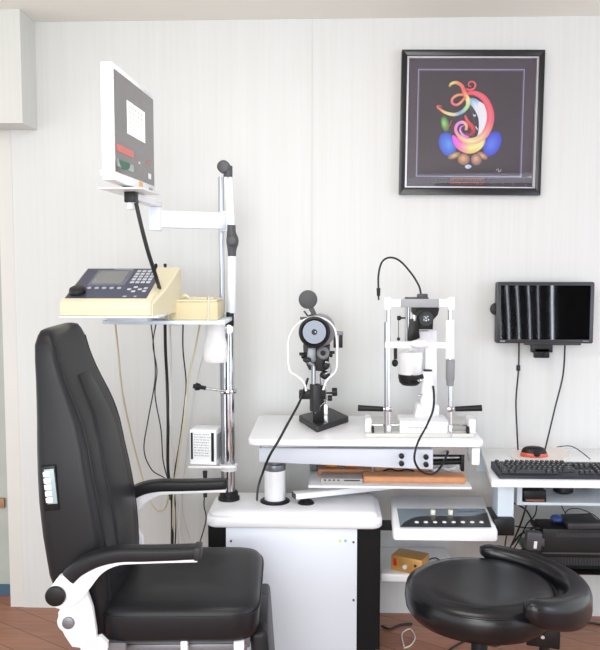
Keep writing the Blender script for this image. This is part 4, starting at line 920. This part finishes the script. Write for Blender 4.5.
# microscope body
m = MB(); q = L_(410, 368, 2.95); m.lathe((L_(410, 370, 2.95).x, CAM_Y+2.95, L_(410, 377, 2.95).z), [(.02, 0), (.042, .002), (.044, .02), (.046, .06), (.047, .09), (.045, .096), (.001, .1)], seg=36); m.build('illumination_tower', M_white, t, angle=50)
m = MB(); zq = L_(410, 377, 2.95).z; xq = L_(410, 370, 2.95).x
m.lathe((xq, CAM_Y+2.95, zq-.03), [(.001, 0), (.03, .0), (.04, .010), (.0445, .03), (.044, .042)], seg=36); m.build('lower_housing', M_blk, t, angle=50)
m = MB(); m.prism([L_(425, 338, 3.0), L_(428, 330, 3.0), L_(437, 330, 3.0), L_(437, 410, 3.0), L_(425, 410, 3.0)], (0, .04, 0), .004); m.bx(L_(409, 333, 3.02), L_(432, 372, 3.08), .006); m.build('arm_column', M_whitep, t)
m = MB(); m.prism([L_(408, 331, 2.96), L_(429, 331, 2.96), L_(430, 345, 2.96), L_(408, 345, 2.96)], (0, .06, 0), .005); m.build('microscope_mount', M_whitep, t)
m = MB(); P = [(413, 305), (416, 303), (436, 303), (439.5, 309), (438, 315), (433.5, 320), (433, 329.5), (419, 329.5), (417.5, 320), (412.5, 312)]
m.prism([L_(x_, y_, 2.93) for x_, y_ in P], (0, .08, 0), .004); m.build('microscope_head', M_blk, t)
m = MB(); q = L_(426, 318.5, 2.925); m.lathe((q.x, q.y+.01, q.z), [(.014, 0), (.024, .0), (.027, .008), (.027, .02), (.012, .02)], axis=(0, -1, 0), seg=32, cap=False); m.build('lens_barrel', M_blkm, t)
m = MB(); q = L_(426, 318.5, 2.925)
m.cyl((q.x, q.y-.004, q.z), (q.x, q.y+.006, q.z), .0235, seg=32); m.build('objective_lens', mat('coated_lens', (24, 34, 38), .05, coat=1, spec=.9), t)
m = MB()
for dx_, dz_ in ((-.008, .008), (.007, .008), (-.009, -.006), (.001, -.008), (.010, -.005), (.0, .002)): m.sph((q.x+dx_, q.y-.005, q.z+dz_), (.0032, .001, .004), 10)
m.build('lens_facet', mat('pale_facet', (170, 186, 190), .1, metal=.6), t)
# prism arm (black) left of head
m = MB(); m.prism([L_(410, 320, 2.90), L_(418, 318, 2.90), L_(420, 338, 2.90), L_(414, 341, 2.90), L_(408, 341, 2.90), L_(408, 336, 2.90)], (0, .04, 0), .003); m.prism([L_(416, 312, 2.91), L_(420, 309, 2.91), L_(422, 311, 2.91), L_(418, 316, 2.91)], (0, .02, 0)); m.build('mirror_tower', M_blk, t)
m = MB(); m.bx(L_(413.5, 315, 2.895), L_(416, 321, 2.9), .0005); m.build('mirror', M_chr, t)
m = MB(); m.cyl(L_(408.5, 300, 2.93), L_(408.5, 341, 2.93), .0055); m.cyl(L_(405.5, 303, 2.95), L_(405.5, 341, 2.95), .003); m.build('lamp_stem', M_stl, t)
m = MB(); a, b = L_(406, 297.5, 2.86), L_(429, 299.5, 2.86); m.bx((a.x, a.y, b.z), (b.x, a.y+.05, a.z), .002); a, b = L_(418, 294, 2.86), L_(428, 298.5, 2.86); m.bx((a.x, a.y, b.z), (b.x, a.y+.035, a.z), .003); m.build('lamp_cap', M_dgr, t)
# fixation lamp
m = MB(); q = L_(399, 318, 2.87); m.cyl(q, L_(405.5, 318, 2.87), .004, .0025); m.box(q, (.015, .012, .017), .004); m.cyl(L_(398.5, 318, 2.87), L_(398.5, 338, 2.87), .0012); m.sph(L_(398.5, 339, 2.87), .0065); m.build('fixation_target', M_blk, t)
m = MB(); m.cyl(L_(395.5, 348, 2.87), L_(395.5, 359, 2.87), .0065); m.sph(L_(395, 363, 2.87), (.012, .012, .014)); m.build('hanging_knob', M_blk, t)
m = MB(); m.tube([L_(408, 376, 2.93), L_(416, 378, 2.89), L_(424, 376, 2.87)], .009, 12, 4); m.build('front_lever', M_blkm, t)
# joystick / handle cylinder
m = MB(); zt_ = L_(427, 371, 2.88).z; zb_ = L_(427, 407, 2.88).z; q = L_(427.5, 385, 2.88)
m.lathe((q.x, q.y, zb_), [(.001, 0), (.026, 0), (.028, .006), (.0275, .03), (.023, .034), (.022, .07), (.0215, zt_-zb_-.004), (.019, zt_-zb_), (.001, zt_-zb_)], seg=30); m.build('power_cylinder', M_white, t, angle=40)
m = MB(); m.cyl((q.x, q.y, zt_), (q.x, q.y, zt_+.005), .0165); m.build('cylinder_cap', M_blk, t)
m = MB(); 
for py_ in (380.5, 395): 
    m.cyl(L_(417.5, py_, 2.87), L_(422, py_, 2.87), .004)
m.sph(L_(421, 380.5, 2.86), .008); m.build('clamp_screw', M_chr, t)
m = MB(); m.prism([L_(418, 404, 2.9), L_(432, 404, 2.9), L_(437, 421, 2.9), L_(414, 419, 2.9)], (0, .06, 0), .004); m.bx(L_(416, 405, 2.92), L_(437, 420, 2.98), .006); m.build('slide_block', M_whitep, t)
cable([(433, 386, 2.86), (434, 395, 2.84), (433, 410, 2.76), (427, 425, 2.70), (419, 440, 2.65), (415, 452, 2.64), (415, 462, 2.65), (421, 471, 2.68), (433, 474, 2.72), (442, 465, 2.77), (448, 452, 2.85)], .004, M_cab_b, 'black cable looping from the slit lamp over the table front')
cable([(421, 295, 2.88), (419, 286, 2.88), (411, 273, 2.88), (400, 261, 2.88), (390, 257.5, 2.88), (382, 262, 2.88), (378.5, 275, 2.88), (378.5, 289, 2.88)], .0036, M_cab_b, 'black gooseneck cable arching above the slit lamp')
a = W(378.5, 288, 2.88); b = W(378.5, 296, 2.88); m = MB(); m.cyl(a, b, .0075, .006, bev=.001); m.cyl(b, W(378.7, 300, 2.88), .003); m.build('cable_plug', M_blk, label='small black plug at the tip of the arching cable', cat='plug')

# ------------------------------------------------------------------ patient chair
CH = thing('examination_chair', 'black padded ophthalmic examination chair with white arm brackets', 'chair', (-.44, -.85, 0), math.radians(3))
def se(cx_, cy_, hx, hy, z, n=5.0, N=40, tilt=0):
    out = []
    for q in range(N):
        a_ = 2*PI*q/N; c_, s_ = math.cos(a_), math.sin(a_)
        x_ = math.copysign(abs(c_)**(2/n), c_)*hx; y_ = math.copysign(abs(s_)**(2/n), s_)*hy
        out.append(Vector((cx_+x_, cy_+y_, z+tilt*x_)))
    return out
prof = [(.37, -.22, -.30, .20), (.44, -.215, -.335, .235), (.52, -.205, -.37, .243), (.60, -.205, -.395, .25), (.72, -.215, -.412, .25), (.82, -.232, -.42, .25), (.9, -.248, -.423, .245), (.98, -.262, -.425, .236), (1.05, -.282, -.426, .224), (1.11, -.308, -.428, .212), (1.17, -.335, -.430, .201), (1.23, -.356, -.433, .192), (1.275, -.366, -.434, .184), (1.30, -.371, -.433, .174), (1.315, -.380, -.427, .155), (1.320, -.393, -.417, .12)]
m = MB(); R = []
for (z, xf, xb, hw_) in prof:
    n_ = 7 if z < 1.29 else 4
    ring_ = se((xf+xb)/2, 0, (xf-xb)/2, hw_, z, n_, 56)
    R.append(ring_)
m.loft(R); m.build('backrest', M_vinyl, CH, angle=70, local=True)
# raised centre panel on backrest front
m = MB(); rings = []
cp = [(.56, -.204, .12), (.72, -.213, .125), (.9, -.246, .12), (1.0, -.266, .11), (1.06, -.284, .085), (1.13, -.316, .075), (1.17, -.334, .06)]
for (z, xf, hw_) in cp: rings.append([Vector((xf+e, y_, z)) for e, y_ in ((-.02, -hw_-.008), (.0005, -hw_-.004), (.0045, -hw_+.008), (.0055, 0), (.0045, hw_-.008), (.0005, hw_+.004), (-.02, hw_+.008))])
m.loft(rings); m.build('back_pad', M_vinyl, CH, angle=70, local=True)
# seam piping
m = MB()
for s_ in (-1, 1): m.tube([Vector(((xf+xb)/2+(xf-xb)/2*.91, s_*hw_*.908, z)) for (z, xf, xb, hw_) in prof[2:13]], .0028, 6, 2)
m.build('piping', M_vinyl, CH, local=True)
# seat
def sring(z, ins, n_=7, dx=0): return se(-.009, 0, .239-ins, .262-ins, z, n_, 64)
m = MB(); T_ = .512
rs = [sring(.402, .03), sring(.405, .012), sring(.417, .004), sring(.478, 0), sring(.494, .003), sring(.505, .011), sring(T_, .026), sring(T_+.004, .05)]
inner = []
for f_, dz_ in ((.7, .0), (.5, -.006), (.3, -.010), (.1, -.011), (.01, -.011)):
    inner.append([Vector((-.009+(v.x+.009)*f_, v.y*f_, T_+.004+dz_)) for v in sring(0, .05, 5)])
m.loft(rs+inner); m.build('seat', M_vinyl, CH, angle=70, local=True)
m = MB(); m.tube([v+Vector((0, 0, 0)) for v in sring(.486, -.001)], .0022, 6, 0, closed=True); m.build('seat_piping', M_vinyl, CH, local=True)
m = MB(); m.bx((-.22, -.2, .36), (.2, .2, .404), .004); m.bx((-.17, -.205, .345), (.19, -.17, .375), .003); m.bx((-.24, -.262, .365), (-.16, -.24, .41)); m.build('seat_frame', M_gstl, CH, local=True)
m = MB(); m.box((.01, -.245, .385), (.02, .03, .05), .002); m.build('frame_lug', M_white, CH, local=True)
m = MB(); m.box((.17, -.24, .39), (.03, .03, .03), .002); m.build('frame_lug', M_white, CH, local=True)
m = MB(); m.lathe((0, 0, 0), [(.001, 0), (.26, 0), (.26, .02), (.2, .04), (.1, .06), (.085, .07), (.085, .385), (.001, .385)], seg=40); m.build('pedestal', M_white, CH, local=True)
# leg rest
m = MB(); m.M = Matrix.Translation((.235, .02, .243)) @ Matrix.Rotation(-.07, 4, 'Y'); m.box((0, 0, 0), (.055, .38, .30), .016, None, 4); m.build('leg_rest', M_vinyl, CH, local=True)
m = MB(); m.bx((.17, -.10, .37), (.25, .10, .395), .004); m.build('leg_rest_bracket', M_blkm, CH, local=True)
# arm rests: near (y<0) and far (y>0)
def armrest(s_, ax, az):
    yy = -.305 if s_ < 0 else .295
    TX = lambda x_: -.339+(x_+.372)*(.87 if s_ < 0 else .945)
    TZ_ = lambda z_: z_-.024-((.017 if s_ < 0 else -.008)*max(0, min(1, (z_-.64)/.08)))
    # white bracket: outline from pixel-like curve in x,z
    def tube2(pts, wy, hz, mm, name, dz=0):
        m = MB(); P = smooth_path([Vector((TX(x_), yy, TZ_(z_))) for x_, z_ in pts], 6); rings = []
        n_ = len(P)
        for i, p_ in enumerate(P):
            t_ = (P[min(i+1, n_-1)]-P[max(i-1, 0)]).normalized(); up_ = Vector((-t_.z, 0, t_.x))
            e = 1.0
            if i == 0 or i == n_-1: e = .7
            hh = hz(i/(n_-1)) if callable(hz) else hz
            rings.append([p_+Vector((0, wy*e*a_, 0))+up_*(hh*e*b_) for a_, b_ in rrect(2, 2, .5, 4)])
        m.loft(rings); return m.build(name, mm, CH, angle=60, local=True)
    tube2([(-.335, .655), (-.30, .69), (-.24, .722), (-.17, .735), (-.08, .736), (.02, .738), (.09, .741)], .028, lambda k_: .023-.006*k_, M_vinyl, 'armrest_pad')
    m = MB(); m.bx((TX(.075), yy-.03, .681), (TX(.098), yy+.03, .718), .004); m.build('pad_end', M_blkm, CH, local=True) if s_ < 0 else m.bm.free()
    up = [(-.37, .655), (-.33, .675), (-.29, .70), (-.24, .715), (-.16, .721), (.085, .723)]
    lo = [(.085, .713), (-.12, .708), (-.18, .700), (-.225, .672), (-.262, .625), (-.30, .585), (-.36, .565), (-.395, .585), (-.405, .61)]
    out = [Vector((TX(x_), 0, TZ_(z_))) for x_, z_ in up]+smooth_path([Vector((TX(x_), 0, TZ_(z_))) for x_, z_ in lo], 4)
    m = MB(); m.prism([Vector((v.x, yy-.02, v.z)) for v in out], (0, .04, 0), .003); m.build('arm_bracket', M_white, CH, angle=30, local=True)
    if s_ < 0:
        m = MB(); m.cyl((-.339, yy-.034, .582), (-.339, yy-.018, .582), .029, seg=32, bev=.006); m.build('pivot_knob', M_blk, CH, local=True)
        out = [(-.32, .56), (-.275, .61), (-.262, .585), (-.245, .53), (-.236, .46), (-.236, .395), (-.275, .395), (-.283, .415), (-.305, .418), (-.325, .45), (-.342, .49), (-.342, .52), (-.33, .54)]
        m = MB(); m.prism([Vector((x_, yy+.005, z_)) for x_, z_ in out], (0, .024, 0), .003); m.build('side_plate', M_white, CH, local=True)
        m = MB(); m.cyl((-.312, yy-.006, .492), (-.312, yy+.008, .492), .018, seg=24, bev=.004); m.build('bolt', M_gstl, CH, local=True)
        m = MB(); m.lathe((-.312, yy+.0045, .494), [(.001, 0), (.032, 0), (.032, .003), (.001, .003)], axis=(0, -1, 0)); m.build('bolt_boss', M_whitep, CH, local=True)
        m = MB(); m.prism([Vector((-.24, yy+.01, .405)), Vector((-.205, yy+.01, .405)), Vector((-.205, yy+.01, .425)), Vector((-.225, yy+.01, .445)), Vector((-.24, yy+.01, .44))], (0, .02, 0)); m.build('plate_tab', M_white, CH, local=True)
    else:
        m = MB(); m.prism([Vector((x_, yy-.03, z_)) for x_, z_ in ((-.33, .585), (-.265, .635), (-.205, .54), (-.19, .41), (-.3, .42), (-.345, .52))], (0, .024, 0), .003); m.build('side_plate', M_white, CH, local=True)
armrest(-1, 0, 0); armrest(1, 0, 0)
m = MB(); m.bx((-.30, -.27, .45), (-.27, .27, .52), .004); m.build('back_hinge', M_blkm, CH, local=True)
# keypad on side of the backrest
def side_y(z): return -.2485
m = MB(); m.M = Matrix.Translation((-.372, -.2475, .868)) @ Matrix.Rotation(-.085, 4, 'Y'); m.box((0, 0, 0), (.045, .012, .132), .003)
K1 = m.build('control_keypad', M_blk, CH, local=True, label='black side keypad with five white buttons')
m = MB(); m.M = Matrix.Translation((-.368, -.2475, .874)) @ Matrix.Rotation(-.085, 4, 'Y'); m.box((0, -.0066, 0), (.028, .002, .102), .0005); m.build('keypad_overlay', mat('aqua_overlay', (158, 178, 182), .35), K1, local=True)
for q in range(5):
    m = MB(); m.M = Matrix.Translation((-.376, -.2475, .874)) @ Matrix.Rotation(-.085, 4, 'Y'); m.box((-.0, -.008, .036-q*.019), (.020, .004, .0155), .0055, None, 3); m.build('keypad_button', M_white, K1, local=True)

# ------------------------------------------------------------------ operator stool
sc_ = WZ(480.5, 582, .50)
SX, SY = sc_.x, sc_.y
R0 = .24
ST = thing('operator_stool', 'black round swivel stool with a curved wraparound backrest', 'stool', (SX, SY, 0))
m = MB(); m.lathe((SX, SY, .405), [(.001, -.012), (R0-.045, -.012), (R0-.02, -.004), (R0-.004, .018), (R0, .045), (R0-.002, .068), (R0-.012, .086), (R0-.032, .097), (R0-.06, .1005), (R0-.10, .098), (.05, .094), (.001, .093)], seg=64); m.build('seat', M_vinyl2, ST, angle=70)
m = MB(); P = [Vector((SX+(R0-.008)*math.cos(2*PI*q/64), SY+(R0-.008)*math.sin(2*PI*q/64), .484)) for q in range(64)]; m.tube(P, .003, 6, 0, closed=True); m.build('seat_piping', M_vinyl2, ST)
# backrest arc : from angle a0 (behind-left) round the right to front-right
m = MB(); rings = []; Rb = .242; a0, a1 = math.radians(92), math.radians(-84); n_ = 44
def tri(k_, a_, b_, c_): return a_*(1-k_)*(1-2*k_)+4*b_*k_*(1-k_)+c_*k_*(2*k_-1)
for i in range(n_+1):
    k_ = i/n_; a_ = a0+(a1-a0)*k_
    e_ = min(1, .55+k_*14, .55+(1-k_)*14)
    ww = tri(k_, .026, .044, .028)*e_; top_ = tri(k_, .538, .520, .553); bot_ = tri(k_, .49, .405, .482)
    hh = (top_-bot_)/2*e_; cz_ = (top_+bot_)/2
    c_ = Vector((math.cos(a_), math.sin(a_), 0))
    rings.append([Vector((SX+.055, SY, cz_))+c_*(Rb+ww*u_)+Vector((0, 0, hh*v_)) for u_, v_ in rrect(2, 2, .75, 5)])
m.loft(rings); m.build('backrest', M_vinyl2, ST, angle=70)
m = MB(); m.box((SX+.185, SY-.06, .365), (.10, .05, .075), .004, (0, 0, -.25)); m.box((SX+.1, SY-.05, .392), (.14, .05, .025), .003, (0, 0, -.5)); m.build('back_bracket', M_blk, ST)
m = MB(); q = Vector((SX+.18, SY-.08, .37)); m.cyl(q, q+Vector((-.008, -.022, 0)), .006); m.build('bracket_bolt', M_chr, ST)
m = MB(); m.box((SX, SY, .395), (.2, .2, .022), .004); m.tube([(SX-.05, SY-.12, .39), (SX, SY-.17, .378), (SX+.05, SY-.15, .38)], .006, 8); m.build('mechanism', M_blkm, ST)
m = MB(); m.cyl((SX, SY, .08), (SX, SY, .39), .026, bev=.002); m.build('gas_column', M_blk, ST)
m = MB(); m.cyl((SX+.19, SY-.06, .28), (SX+.19, SY-.06, .34), .016); m.build('bracket_stub', M_blk, ST)
for q in range(5):
    a_ = 2*PI*q/5+.4; c_ = Vector((math.cos(a_), math.sin(a_), 0)); e_ = Vector((SX, SY, 0))
    m = MB(); m.tube([e_+Vector((0, 0, .10)), e_+c_*.12+Vector((0, 0, .095)), e_+c_*.26+Vector((0, 0, .066))], .018, 10, 4); lg = m.build('leg', M_blk, ST)
    m = MB(); w_ = e_+c_*.26; tn_ = Vector((-c_.y, c_.x, 0)); m.cyl(w_+Vector((0, 0, .026))-tn_*.02, w_+Vector((0, 0, .026))+tn_*.02, .026, bev=.004); m.cyl(w_+Vector((0, 0, .04)), w_+Vector((0, 0, .07)), .008); m.build('caster', M_blk, lg)

# floor cables
def fcable(pts, r, mm, label):
    m = MB(); m.tube([WZ(a_, b_, r) for a_, b_ in pts], r, 8, 6); m.build('cable', mm, label=label, cat='cable')
fcable([(382, 626), (390, 629), (400, 625), (412, 624)], .005, M_cab_b, 'short black cable on the floor between cabinet and stool')
fcable([(404, 646), (402, 634), (410, 629), (415, 637), (411, 645), (404, 648)], .003, M_cab_w, 'white cable loop lying on the wooden floor')
fcable([(440, 656), (452, 648), (466, 640), (480, 634)], .004, M_cab_b, 'black cable crossing the floor under the stool')
fcable([(576, 629), (584, 624), (592, 623), (606, 626)], .004, M_cab_b, 'black cable on the floor behind the stool at the right')
